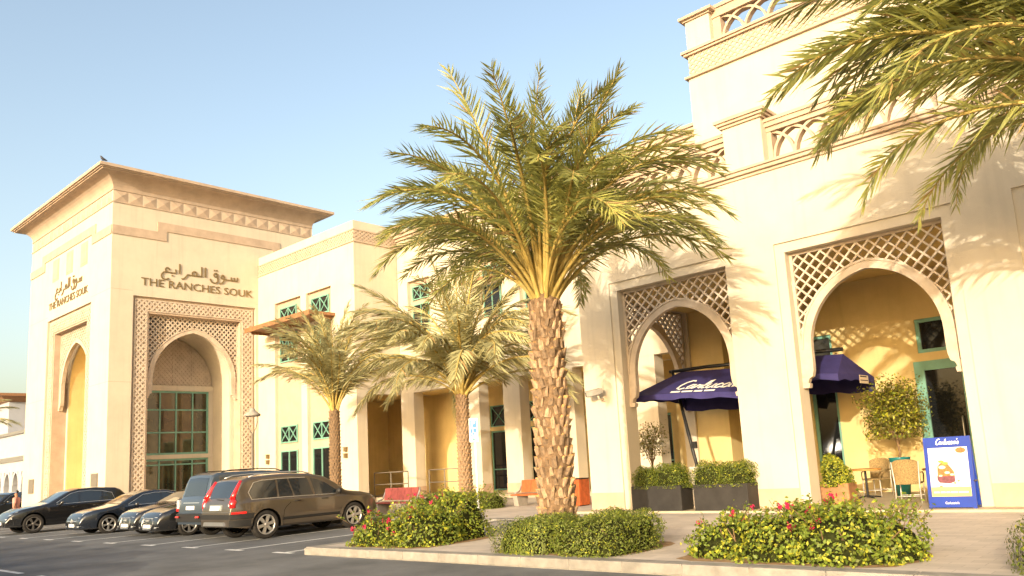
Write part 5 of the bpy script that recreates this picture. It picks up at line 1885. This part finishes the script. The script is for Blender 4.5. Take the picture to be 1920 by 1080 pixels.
# --- security camera on the left pillar
CC = thing('security_camera', 'pale security camera on a bracket high on the left pillar', 'camera', (-13.72, 18.0, 3.35))
q = MB().tube([(-13.72, 17.995, 3.27), (-13.72, 17.8, 3.25), (-13.74, 17.74, 3.36)], 0.025, 8)
q.lathe([(0.0, 0), (0.09, 0.0), (0.09, 0.02), (0, 0.02)], 14, T=lambda x, y, z: (-13.72 + x, 17.995 - z, 3.27 + y))
part(q, 'bracket', 'cream_cloth', CC)
q = MB().box(-0.09, 0.09, -0.30, 0.16, -0.075, 0.085)
q.box(-0.105, 0.105, -0.36, 0.10, 0.087, 0.10)
q.xf(Matrix.Translation((-13.74, 17.72, 3.45)) @ Matrix.Rotation(R(-52), 4, 'Z') @ Matrix.Rotation(R(10), 4, 'X'))
part(q, 'housing', 'concrete', CC, bevel=0.01)
q = MB().lathe([(0.0, 0), (0.06, 0.0), (0.06, 0.03), (0.0, 0.03)], 14, T=lambda x, y, z: (x, -0.302 - z, y))
q.xf(Matrix.Translation((-13.74, 17.72, 3.45)) @ Matrix.Rotation(R(-52), 4, 'Z') @ Matrix.Rotation(R(10), 4, 'X'))
part(q, 'lens', 'black_metal', CC)


# --- planters and potted plants
def planter(label, x0, x1, y0, y1, h, mounds, n, seed, leaves, size, group='planter boxes by the arches', m='planter', z0=0.15):
    p = thing('planter_box', label, 'planter', ((x0 + x1) / 2, (y0 + y1) / 2, z0), 0, group)
    t = 0.03
    b = MB().box(x0, x1, y0, y0 + t, z0, z0 + h).box(x0, x1, y1 - t, y1, z0, z0 + h).box(x0, x0 + t, y0 + t, y1 - t, z0, z0 + h).box(x1 - t, x1, y0 + t, y1 - t, z0, z0 + h)
    part(b, 'box', m, p, bevel=0.008)
    part(MB().box(x0 + t, x1 - t, y0 + t, y1 - t, z0, z0 + h - 0.06), 'compost', 'soil', p)
    q = shrub('box_shrub', label.split(' holding')[0].replace('planter', 'planter shrub') if False else 'leafy shrub growing in the ' + label, 'shrub', mounds, n, size, leaves, seed, zb=z0 + h - 0.08, rough=0.05, stems=0, inner=0.5)
    return p


LV = (('box_leaf', 5), ('bush', 2), ('bush_y', 1))
planter('dark planter box by the left pillar under the umbrella', -12.62, -11.1, 17.45, 18.0, 0.68, [(-12.25, 17.75, 0.42, 0.36, 0.60, 3.5), (-11.5, 17.75, 0.48, 0.36, 0.62, 3.5)], 9000, 61, LV, 0.042)
planter('dark planter box against the left side of the middle pillar', -10.72, -9.25, 17.45, 18.0, 0.68, [(-10.35, 17.75, 0.50, 0.36, 0.62, 3.5), (-9.65, 17.75, 0.48, 0.36, 0.62, 3.5)], 9000, 62, LV, 0.042)
planter('brown box at the left foot of the right arch', -8.05, -7.35, 18.75, 19.3, 0.50, [(-7.72, 19.0, 0.36, 0.34, 0.72, 2.4)], 3600, 63, (('bush_y', 4), ('bush', 3), ('box_leaf', 1)), 0.07, m='wood', z0=0.2)


def small_tree(name, label, x, y, z0, hs, crown, n, size, leaves, seed, pot=None):
    t = thing(name, label, 'small tree', (x, y, z0), 0, None)
    rg = random.Random(seed)
    tb = MB()
    if pot:
        part(MB().lathe(pot, 20), 'pot', 'teal_pot', t, world=False)
    zb = pot[-2][1] - 0.05 if pot else 0.0
    tb.tube([(0, 0, zb), (0.03, 0.02, zb + 0.4 * (hs - zb)), (-0.02, 0.0, hs)], [0.035, 0.03, 0.022], 7)
    pts, nrm = [], []
    nb = 16
    rx, rz, cz = crown
    for i in range(nb):
        az, el = i * 2.4 + rg.uniform(-.3, .3), R(rg.uniform(5, 80))
        d = Vector((math.cos(az) * math.cos(el) * rx, math.sin(az) * math.cos(el) * rx, math.sin(el) * rz))
        b0 = Vector((0, 0, hs - rg.uniform(0, 0.25)))
        e = Vector((0, 0, cz)) + d * rg.uniform(0.75, 1.05)
        m = b0.lerp(e, 0.5) + Vector((0, 0, 0.08))
        tb.tube([b0, m, e], [0.014, 0.009, 0.004], 5, caps=False)
        for k in range(n // nb):
            q = rg.uniform(0.35, 1.08)
            c = b0.lerp(m, q * 2) if q < 0.5 else m.lerp(e, q * 2 - 1)
            o = Vector((rg.gauss(0, 1), rg.gauss(0, 1), rg.gauss(0, 0.9))) * (0.13 * rx / 0.7)
            pts.append((c + o + Vector((x, y, z0)))[:])
            nrm.append((o + d * 0.15).normalized()[:])
    for k in range(n // 5):                    # hanging lower twigs
        az, rr = rg.uniform(0, 6.28), rx * rg.uniform(0.5, 1.0)
        c = Vector((math.cos(az) * rr, math.sin(az) * rr, cz - rz * rg.uniform(0.0, 0.75)))
        pts.append((c + Vector((x, y, z0)))[:])
        nrm.append((math.cos(az), math.sin(az), 0.2))
    part(tb, 'trunk', 'twig', t, world=False)
    leaf_cloud(np.array(pts), np.array(nrm), size, leaves, seed, 'crown', t, 0.5)
    return t


small_tree('ficus_tree', 'bushy round-headed potted tree against the sunlit wall inside the right arch', -7.05, 21.6, 0.2, 1.5, (0.80, 0.85, 2.1), 5200, 0.09, (('ficus', 5), ('bush_y', 2), ('bush', 1)), 71,
           pot=[(0.0, 0.0), (0.16, 0.0), (0.22, 0.5), (0.26, 0.95), (0.28, 0.98), (0.24, 0.98), (0.22, 0.92), (0.0, 0.90)])
small_tree('olive_tree', 'small sparse tree standing outside the side arch seen through the left arch', -15.25, 22.4, 0.3, 1.1, (0.62, 0.62, 1.75), 1100, 0.085, (('leaf_dusty', 3), ('ficus', 2)), 72,
           pot=[(0.0, 0.0), (0.2, 0.0), (0.26, 0.5), (0.28, 0.52), (0.24, 0.52), (0.0, 0.46)])

# --- cantilever umbrellas with script lettering
SCRIPT = {   # monoline joined script, unit x-height
    'C': ([(1.25, 1.75), (1.15, 1.95), (0.85, 1.98), (0.45, 1.6), (0.25, 0.9), (0.35, 0.2), (0.7, 0.0), (1.15, 0.25)], 1.2), 'a': ([(0.75, 0.9), (0.4, 1.0), (0.12, 0.55), (0.25, 0.05), (0.55, 0.2), (0.78, 0.95), (0.72, 0.15), (0.95, 0.1)], 0.95),
    'r': ([(0.0, 0.1), (0.25, 0.95), (0.3, 0.75), (0.6, 0.8), (0.52, 0.2), (0.75, 0.08)], 0.75), 'l': ([(0.0, 0.15), (0.4, 1.3), (0.38, 1.95), (0.2, 1.7), (0.12, 0.3), (0.3, 0.02), (0.5, 0.15)], 0.5),
    'u': ([(0.0, 0.6), (0.15, 1.0), (0.12, 0.2), (0.35, 0.0), (0.65, 0.35), (0.72, 1.0), (0.68, 0.2), (0.95, 0.08)], 0.92), 'c': ([(0.62, 0.8), (0.42, 1.0), (0.12, 0.6), (0.22, 0.08), (0.5, 0.02), (0.75, 0.25)], 0.72),
    'i': ([(0.0, 0.4), (0.2, 1.0), (0.15, 0.15), (0.4, 0.08)], 0.4), 'o': ([(0.4, 1.0), (0.1, 0.6), (0.25, 0.02), (0.6, 0.3), (0.5, 0.95), (0.35, 0.9), (0.8, 0.8)], 0.75), "'": ([(0.15, 1.9), (0.08, 1.5)], 0.3), 's': ([(0.0, 0.2), (0.35, 1.0), (0.5, 0.4), (0.3, 0.0), (0.05, 0.15)], 0.6)}


def script_word(mb, T, word, u0, v0, h, wd, d0, d1, slant=0.25):
    x = 0.0
    for i, ch in enumerate(word):
        p, adv = SCRIPT[ch]
        stroke(mb, T, [(u0 + (x + a + slant * b) * h, v0 + b * h) for a, b in p], wd, d0 - 0.0006 * (i % 2), d1)
        x += adv
    return x * h


def umbrella(label, cx, cy, half, ze, za, base, letter_side):
    u = thing('cantilever_umbrella', label, 'umbrella', (base[0], base[1], 0.2), 0, 'violet umbrellas in the loggia')
    hx, hy, rl, rr_ = half, half * 0.86, half * 0.50, half * 0.80
    tilt = -0.06                                # the cloth hangs a little lower towards +X
    zl = lambda x: tilt * (x - cx)
    cor = [(-1, -1), (1, -1), (1, 1), (-1, 1)]
    EV = [(cx + a_ * hx, cy + b_ * hy) for a_, b_ in cor]
    R0, R1 = (cx - rl, cy), (cx + rr_, cy)
    mb = MB()
    quads = ((EV[0], EV[1], R1, R0), (EV[1], EV[2], R1, R1), (EV[2], EV[3], R0, R1), (EV[3], EV[0], R0, R0))
    edge = []
    for A_, B_, C_, D_ in quads:
        nu, nv = 12, 4
        vs = []
        for j in range(nv + 1):
            for i in range(nu + 1):
                p_, q_ = i / nu, j / nv
                x = (A_[0] * (1 - p_) + B_[0] * p_) * (1 - q_) + (D_[0] * (1 - p_) + C_[0] * p_) * q_
                y = (A_[1] * (1 - p_) + B_[1] * p_) * (1 - q_) + (D_[1] * (1 - p_) + C_[1] * p_) * q_
                z = ze + (za - ze) * q_ + zl(x) - 0.05 * math.sin(math.pi * q_) * math.sin(math.pi * p_) + 0.03 * math.sin(math.pi * p_) * (1 - q_)
                vs.append((x, y, z))
                if j == 0 and i < nu:
                    edge.append((x, y, z))
        fs = [(j * (nu + 1) + i, j * (nu + 1) + i + 1, (j + 1) * (nu + 1) + i + 1, (j + 1) * (nu + 1) + i) for j in range(nv) for i in range(nu)]
        mb.add(vs, fs, 0, True)
    can = part(mb, 'canopy', 'canvas', u, recalc=False)
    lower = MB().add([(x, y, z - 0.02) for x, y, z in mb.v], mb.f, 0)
    part(lower, 'underside_shade', 'canvas_under', can, recalc=False)
    n = len(edge)
    va = MB()
    bot = [(cx + (x - cx) * 1.006, cy + (y - cy) * 1.006, z - (0.42 if y > cy + hy * 0.9 else 0.16) - 0.025 * math.sin(i * 1.7)) for i, (x, y, z) in enumerate(edge)]
    va.add(edge + bot, [(i, (i + 1) % n, n + (i + 1) % n, n + i) for i in range(n)])
    part(va, 'valance', 'canvas', can, recalc=False)
    fr = MB()
    for c in cor:
        fr.tube([(cx - rl if c[0] < 0 else cx + rr_, cy, za - 0.06 + zl(cx + c[0] * rl)), (cx + c[0] * hx * 0.98, cy + c[1] * hy * 0.98, ze - 0.05 + zl(cx + c[0] * hx))], 0.014, 6)
    part(fr, 'ribs', 'black_metal', u, kind='stuff')
    bx, by = base
    tx, ty = cx - 0.62 * half, cy - 0.15
    part(MB().tube([(bx, by, 0.2), (bx + (tx - bx) * 0.5, by + (ty - by) * 0.5, 0.2 + (za + 0.1 - 0.2) * 0.5), (tx, ty, za + 0.1)], [0.05, 0.05, 0.045], 10), 'pole', 'black_metal', u)
    part(MB().tube([(tx - 0.1, ty, za + 0.08), (cx, cy, za + 0.10), (cx + 0.8 * half, cy + 0.02, za + 0.06)], 0.05, 8), 'arm', 'black_metal', u)
    m_ = 0.42
    px_, py_, pz_ = bx + (tx - bx) * m_, by + (ty - by) * m_, 0.2 + (za - 0.1) * m_
    part(MB().box(px_ + 0.02, px_ + 0.16, py_ - 0.06, py_ + 0.06, pz_ - 0.1, pz_ + 0.1), 'crank_box', 'black_metal', u, bevel=0.01)
    part(MB().box(bx - 0.45, bx + 0.45, by - 0.45, by + 0.45, 0.2, 0.27), 'base', 'concrete', u, bevel=0.01)
    # printed name on one slope and its valance
    if letter_side == 'front':
        sl = math.hypot(hy, za - ze)

        def T(uu, v, d):
            q_ = v / sl
            x = cx + uu
            return (x, cy - hy * (1 - q_) - 0.02 - d * 0.0, ze + (za - ze) * q_ + zl(x) + 0.018 - d)
        lt = MB()
        script_word(lt, T, "Carluccio's", -0.42, 0.30, 0.29, 0.062, -0.006, 0.0)
        part(lt, 'lettering', 'sign_white', can)
        lt = MB()
        for a, b in ((-0.40, -0.10), (-0.04, 0.30), (0.36, 0.62), (0.68, 1.0)):
            stroke(lt, T, [(a, 0.13), (b, 0.13)], 0.085, -0.006, 0.0)
        part(lt, 'small_print', 'sign_white', can)
    else:
        T = lambda uu, v, d: (cx + hx * 1.012 + 0.004 - d, cy + uu, v + zl(cx + hx))
        part(MB().prism([(0.1, ze - 0.20), (0.72, ze - 0.20), (0.72, ze + 0.015), (0.1, ze + 0.015)], T, -0.008, -0.002), 'name_patch', 'cream_cloth', can)
        lt = MB()
        stroke(lt, T, [(0.14, ze - 0.02), (0.6, ze - 0.02)], 0.03, -0.012, -0.009)
        stroke(lt, T, [(0.14, ze - 0.12), (0.68, ze - 0.12)], 0.022, -0.012, -0.009)
        part(lt, 'small_print', 'canvas_under', can)
    return u


umbrella('violet square umbrella with white script on its front slope inside the left arch', -11.85, 20.6, 1.75, 3.24, 3.98, (-11.75, 19.75), 'front')
umbrella('dark violet umbrella with a cream name patch on its side inside the right arch', -9.0, 20.7, 1.45, 3.42, 4.0, (-10.6, 21.6), 'side')


# --- cafe chairs and tables
def cafe_chair(label, x, y, rz):
    c = thing('cafe_chair', label, 'chair', (x, y, 0.2), rz, 'rattan chairs in the loggia')
    fr = MB()
    part(MB().box(-0.25, 0.25, -0.24, 0.26, 0.42, 0.465), 'seat', 'wicker', c, world=False, bevel=0.015)
    bk = MB()
    A, B = [], []
    for i in range(9):
        q = -1 + 2 * i / 8
        A.append((0.275 * q, 0.46))
        B.append((0.29 * q, 0.98 - 0.07 * abs(q) ** 4))
    bk.strip(A, B, lambda u, v, d: (u, -0.26 - 0.10 * (v - 0.46) + 0.16 * (u / 0.29) ** 2 * 0.6 + d, v), 0, 0.03)
    part(bk, 'backrest', 'wicker', c, world=False)
    for sx in (-1, 1):
        part(MB().tube([(sx * 0.26, 0.24, 0.0), (sx * 0.25, 0.23, 0.42)], 0.014, 6), 'leg', 'white_tube', c, world=False)
        part(MB().tube([(sx * 0.27, -0.27, 0.0), (sx * 0.26, -0.24, 0.42), (sx * 0.29, -0.25, 0.93)], 0.014, 6), 'leg', 'white_tube', c, world=False)
        part(MB().tube([(sx * 0.28, -0.24, 0.68), (sx * 0.30, 0.05, 0.68), (sx * 0.28, 0.22, 0.62), (sx * 0.26, 0.23, 0.44)], 0.016, 6), 'arm_rest', 'wicker', c, world=False)
    part(MB().tube([(-0.26, -0.25, 0.16), (0.26, -0.25, 0.16)], 0.011, 6).tube([(-0.26, 0.235, 0.16), (0.26, 0.235, 0.16)], 0.011, 6), 'stretcher', 'white_tube', c, world=False)
    return c


cafe_chair('rattan chair with its back to the pavement, beside the blue menu board', -6.15, 19.3, R(6))
cafe_chair('rattan chair at the far side of the round table by the sunlit wall', -7.75, 21.75, R(165))
cafe_chair('rattan chair seen side-on behind the yellow-green box plant', -8.05, 20.2, R(-65))


def cafe_table(label, x, y, top):
    t = thing('cafe_table', label, 'table', (x, y, 0.2), 0, 'round tables in the loggia')
    part(MB().lathe([(0.0, 0.70), (0.40, 0.70), (0.41, 0.715), (0.41, 0.735), (0.40, 0.745), (0.0, 0.745)], 28), 'table_top', top, t, world=False)
    q = MB().lathe([(0.03, 0.02), (0.03, 0.70)], 10)
    part(q, 'stem', 'black_metal', t, world=False)
    q = MB()
    for a in range(4):
        q.tube([(0, 0, 0.06), (0.34 * math.cos(R(45 + 90 * a)), 0.34 * math.sin(R(45 + 90 * a)), 0.015)], 0.018, 6)
    part(q, 'foot', 'black_metal', t, world=False)
    return t


cafe_table('round orange table near the wall between two rattan chairs', -7.75, 21.0, 'table_wood')
cafe_table('round table partly hidden behind the blue menu board', -5.55, 19.75, 'table_wood')
CT = thing('potted_cactus', 'small spiky plant in a terracotta pot on the table behind the menu board', 'pot plant', (-5.72, 19.65, 0.945))
part(MB().lathe([(0.0, 0), (0.055, 0), (0.075, 0.12), (0.08, 0.14), (0.065, 0.14), (0.0, 0.12)], 14), 'pot', 'terracotta', CT, world=False)
q = MB()
for i in range(9):
    a = i * 0.7
    q.tube([(0, 0, 0.12), (0.02 * math.cos(a), 0.02 * math.sin(a), 0.22), (0.05 * math.cos(a), 0.05 * math.sin(a), 0.27 + 0.01 * (i % 4))], [0.012, 0.010, 0.002], 5)
part(q, 'leaves', 'ficus', CT, world=False)
WC = thing('wooden_chair', 'whitewashed slatted wooden chair standing between the two dark planter boxes', 'chair', (-10.92, 18.35, 0.2), R(0))
for sx in (-1, 1):
    part(MB().box(sx * 0.24 - 0.03, sx * 0.24 + 0.03, -0.25, -0.19, 0.0, 1.0), 'leg', 'pale_wood', WC, world=False, bevel=0.006)
    part(MB().box(sx * 0.24 - 0.03, sx * 0.24 + 0.03, 0.19, 0.25, 0.0, 0.45), 'leg', 'pale_wood', WC, world=False, bevel=0.006)
for k in range(5):
    part(MB().box(-0.20 + k * 0.085, -0.14 + k * 0.085, -0.235, -0.205, 0.48, 0.98), 'back_slat', 'pale_wood', WC, world=False)
for k in range(4):
    part(MB().box(-0.27, 0.27, -0.25 + k * 0.13, -0.14 + k * 0.13, 0.452, 0.48), 'seat_slat', 'pale_wood', WC, world=False)
part(MB().box(-0.27, 0.27, -0.24, -0.20, 0.981, 1.06), 'top_rail', 'pale_wood', WC, world=False)
KT = thing('service_counter', 'pale service counter in the alcove behind the left arch', 'counter', (-11.6, 24.3, 0.2))
part(MB().box(-12.5, -11.0, 24.0, 24.6, 0.2, 1.08), 'cabinet', 'pale_wood', KT)
part(MB().box(-12.55, -10.95, 23.96, 24.64, 1.081, 1.12), 'worktop', 'cream_cloth', KT)
SC = thing('till_screen', 'black till screen standing on the pale counter in the alcove', 'screen', (-12.0, 24.2, 1.12))
part(MB().box(-12.32, -11.68, 24.16, 24.21, 1.2, 1.62), 'screen_panel', 'glass', SC, bevel=0.008)
part(MB().box(-12.12, -11.88, 24.12, 24.3, 1.121, 1.14).box(-12.03, -11.97, 24.211, 24.25, 1.14, 1.4), 'stand', 'black_metal', SC)

# --- A-board with the menu poster
AB = thing('menu_board', 'bright blue A-board with a dessert poster standing in front of the right arch', 'sign', (-4.85, 17.75, 0.15), R(0))
tl = 0.11
BT = lambda u, v, d: (-4.85 + u, 17.66 + tl * v + d, 0.15 + v)
b = MB()
tbox(b, BT, -0.45, -0.385, 0.0, 1.48, 0, 0.04)
tbox(b, BT, 0.385, 0.45, 0.0, 1.48, 0, 0.04)
tbox(b, BT, -0.385, 0.385, 0.07, 0.28, 0.002, 0.038)
tbox(b, BT, -0.385, 0.385, 1.27, 1.48, 0.002, 0.038)
tbox(b, BT, -0.385, 0.385, 0.28, 1.27, 0.015, 0.036)
part(b, 'front_board', 'blue_board', AB)
BT2 = lambda u, v, d: (-4.85 + u, 17.66 + tl * 1.46 * 2 + 0.06 - tl * v - d, 0.15 + v)
b = MB()
tbox(b, BT2, -0.45, 0.45, 0.1, 1.47, 0, 0.03)
tbox(b, BT2, -0.45, -0.39, 0.0, 0.1, 0, 0.03)
tbox(b, BT2, 0.39, 0.45, 0.0, 0.1, 0, 0.03)
part(b, 'rear_board', 'blue_board', AB)
part(MB().box(-4.415, -4.40, 17.72, 17.95, 0.72, 0.75).box(-4.415, -4.40, 17.69, 18.0, 0.22, 0.245), 'stay', 'black_metal', AB)
po = MB()
tbox(po, BT, -0.375, 0.375, 0.285, 1.265, 0.009, 0.0145)
post = part(po, 'poster', 'poster', AB)


def disc(T, cu, cv, ru, rv, d0, d1, n=26, a0=0, a1=360):
    return MB().prism([(cu + ru * math.cos(R(a0 + (a1 - a0) * i / n)), cv + rv * math.sin(R(a0 + (a1 - a0) * i / n))) for i in range(n + (0 if a1 - a0 >= 360 else 1))], T, d0, d1)


def clip_x(poly_c, lo, hi):
    return [(min(max(u, lo), hi), v) for u, v in poly_c]


E_ = lambda cu, cv, ru, rv, n=30: clip_x([(cu + ru * math.cos(2 * math.pi * i / n), cv + rv * math.sin(2 * math.pi * i / n)) for i in range(n)], -0.374, 0.374)
part(MB().prism(E_(-0.02, 0.70, 0.42, 0.27), BT, 0.0075, 0.0088), 'plate_rim', 'print_grey', post)
part(MB().prism(E_(-0.06, 0.68, 0.37, 0.22), BT, 0.0062, 0.0073), 'plate_print', 'sign_white', post)
part(MB().prism([(-0.24, 0.62), (-0.2, 0.56), (0.0, 0.54), (0.1, 0.58), (0.1, 0.70), (-0.24, 0.70)], BT, 0.005, 0.006), 'dessert_base', 'print_plum', post)
part(MB().prism([(-0.23, 0.695), (0.1, 0.69), (0.09, 0.78), (0.04, 0.86), (-0.06, 0.98), (-0.16, 0.95), (-0.22, 0.88)], BT, 0.0037, 0.0048), 'dessert_top', 'print_red', post)
c_ = MB()
for u, v, s in ((-0.13, 0.87, 0.07), (-0.04, 0.76, 0.05), (0.05, 0.72, 0.04), (-0.17, 0.70, 0.035)):
    c_.prism(E_(u, v, s, s * 0.5, 10), BT, 0.0024, 0.0034)
part(c_, 'cream_print', 'print_cream', post, kind='stuff')
c_ = MB()
for u, v, s in ((-0.14, 0.985, 0.06), (-0.06, 0.95, 0.06)):
    c_.prism(E_(u, v, s, s * 0.45, 9), BT, 0.0012, 0.0022)
part(c_, 'leaf_print', 'print_leaf', post, kind='stuff')
c_ = MB()
for u, v, s in ((-0.18, 0.48, 0.035), (0.09, 0.55, 0.03), (0.16, 0.59, 0.03), (0.25, 1.2, 0.10)):
    c_.prism(E_(u, v, s, s * 0.6, 9), BT, 0.0042, 0.0052)
part(c_, 'crumb_print', 'print_red', post, kind='stuff')
part(MB().prism([(-0.374, 0.287), (0.374, 0.287), (0.374, 0.475), (-0.374, 0.475)], BT, 0.004, 0.0086), 'gold_band', 'gold_strip', post)
c_ = MB()
for a, bb in ((-0.33, -0.22), (-0.2, -0.11), (-0.09, -0.02), (0.0, 0.12), (0.14, 0.32)):
    tbox(c_, BT, a, bb, 0.355, 0.385, 0.002, 0.0038)
part(c_, 'small_print', 'sign_white', post, kind='stuff')
lt = MB()
script_word(lt, BT, "Carluccio's", -0.22, 1.33, 0.058, 0.017, -0.006, -0.0005)
part(lt, 'title_lettering', 'sign_white', AB)
letters(BT, "Carluccio's", -0.13, 0.13, 0.135, 0.185, AB, 0.004, 'sign_white', 'letter')

# --- person in pink beyond the black sport utility
def skin_figure(name, pts, edges, radii, m, parent, levels=2):
    me = bpy.data.meshes.new(name)
    me.from_pydata(pts, edges, [])
    o = bpy.data.objects.new(name, me)
    COL.objects.link(o)
    o.modifiers.new('skin', 'SKIN')
    if not me.skin_vertices:
        bm = bmesh.new()
        bm.from_mesh(me)
        bm.verts.layers.skin.verify()
        bm.to_mesh(me)
        bm.free()
    for i, r_ in enumerate(radii):
        sv = me.skin_vertices[0].data[i]
        sv.radius = (r_, r_) if not isinstance(r_, tuple) else r_
        sv.use_root = (i == 0)
    sd = o.modifiers.new('sub', 'SUBSURF')
    sd.levels = levels
    bpy.context.view_layer.update()
    nm = bpy.data.meshes.new_from_object(o.evaluated_get(bpy.context.evaluated_depsgraph_get()))
    bpy.data.objects.remove(o)
    nm.name = name
    nm.materials.clear()
    nm.materials.append(M[m])
    nm.polygons.foreach_set('use_smooth', [True] * len(nm.polygons))
    q = bpy.data.objects.new(name, nm)
    link(q, parent)
    return q


PN = thing('person', 'person in a pink shirt standing beyond the black sport utility at the far left', 'person', (-42.35, 11.45, 0.0), R(-35))
pts = [(0, 0, .95), (0, 0, 1.15), (0, .01, 1.36), (0, .01, 1.46), (0, -.01, 1.54), (0, -.02, 1.66),
       (-.19, .01, 1.38), (-.25, .02, 1.10), (-.22, -.15, .92), (-.20, -.24, .88), (.19, .01, 1.38), (.25, .03, 1.10), (.27, -.02, .84), (.27, -.04, .75),
       (-.10, 0, .90), (-.11, -.02, .50), (-.11, .02, .09), (-.12, -.13, .04), (.10, 0, .90), (.11, -.03, .50), (.11, .0, .09), (.12, -.15, .04)]
edg = [(0, 1), (1, 2), (2, 3), (3, 4), (4, 5), (2, 6), (6, 7), (7, 8), (8, 9), (2, 10), (10, 11), (11, 12), (12, 13), (0, 14), (14, 15), (15, 16), (16, 17), (0, 18), (18, 19), (19, 20), (20, 21)]
rad = [(.15, .11), (.14, .11), (.16, .11), .06, .06, .095, .07, .05, .04, .04, .07, .05, .04, .04, .09, .065, .045, .045, .09, .065, .045, .045]
skin_figure('body', pts, edg, rad, 'skin', PN)
skin_figure('shirt', [(0, 0, .90), (0, 0, 1.15), (0, .01, 1.37), (0, .01, 1.44), (-.19, .01, 1.39), (-.245, .02, 1.15), (.19, .01, 1.39), (.245, .03, 1.15)],
            [(0, 1), (1, 2), (2, 3), (2, 4), (4, 5), (2, 6), (6, 7)], [(.185, .145), (.175, .14), (.185, .14), .085, .095, .075, .095, .075], 'pink', PN)
skin_figure('trousers', [(0, 0, .93), (-.10, 0, .86), (-.11, -.02, .50), (-.11, .02, .12), (.10, 0, .86), (.11, -.03, .50), (.11, 0, .12)], [(0, 1), (1, 2), (2, 3), (0, 4), (4, 5), (5, 6)],
            [(.17, .13), .11, .085, .07, .11, .085, .07], 'trousers', PN)
skin_figure('hair', [(0, .01, 1.68), (0, .03, 1.74), (0, .06, 1.66)], [(0, 1), (1, 2)], [.10, .09, .08], 'hair', PN)

# --- pigeon on the tower cornice
PG = thing('pigeon', 'small dark bird perched on the corner of the tower cornice', 'bird', (X1 + 0.85, Y0 - 0.85, 18.46))
skin_figure('bird_body', [(0, 0, .20), (0, -.10, .27), (0, -.13, .36), (0, -.20, .35), (0, .14, .15), (0, .30, .10), (.04, 0, .10), (.04, 0, .01), (-.04, 0, .10), (-.04, 0, .01)],
            [(0, 1), (1, 2), (2, 3), (0, 4), (4, 5), (0, 6), (6, 7), (0, 8), (8, 9)], [.10, .085, .055, .012, .07, .03, .025, .012, .025, .012], 'pigeon', PG)
PG.scale = (0.75, 0.75, 0.75)
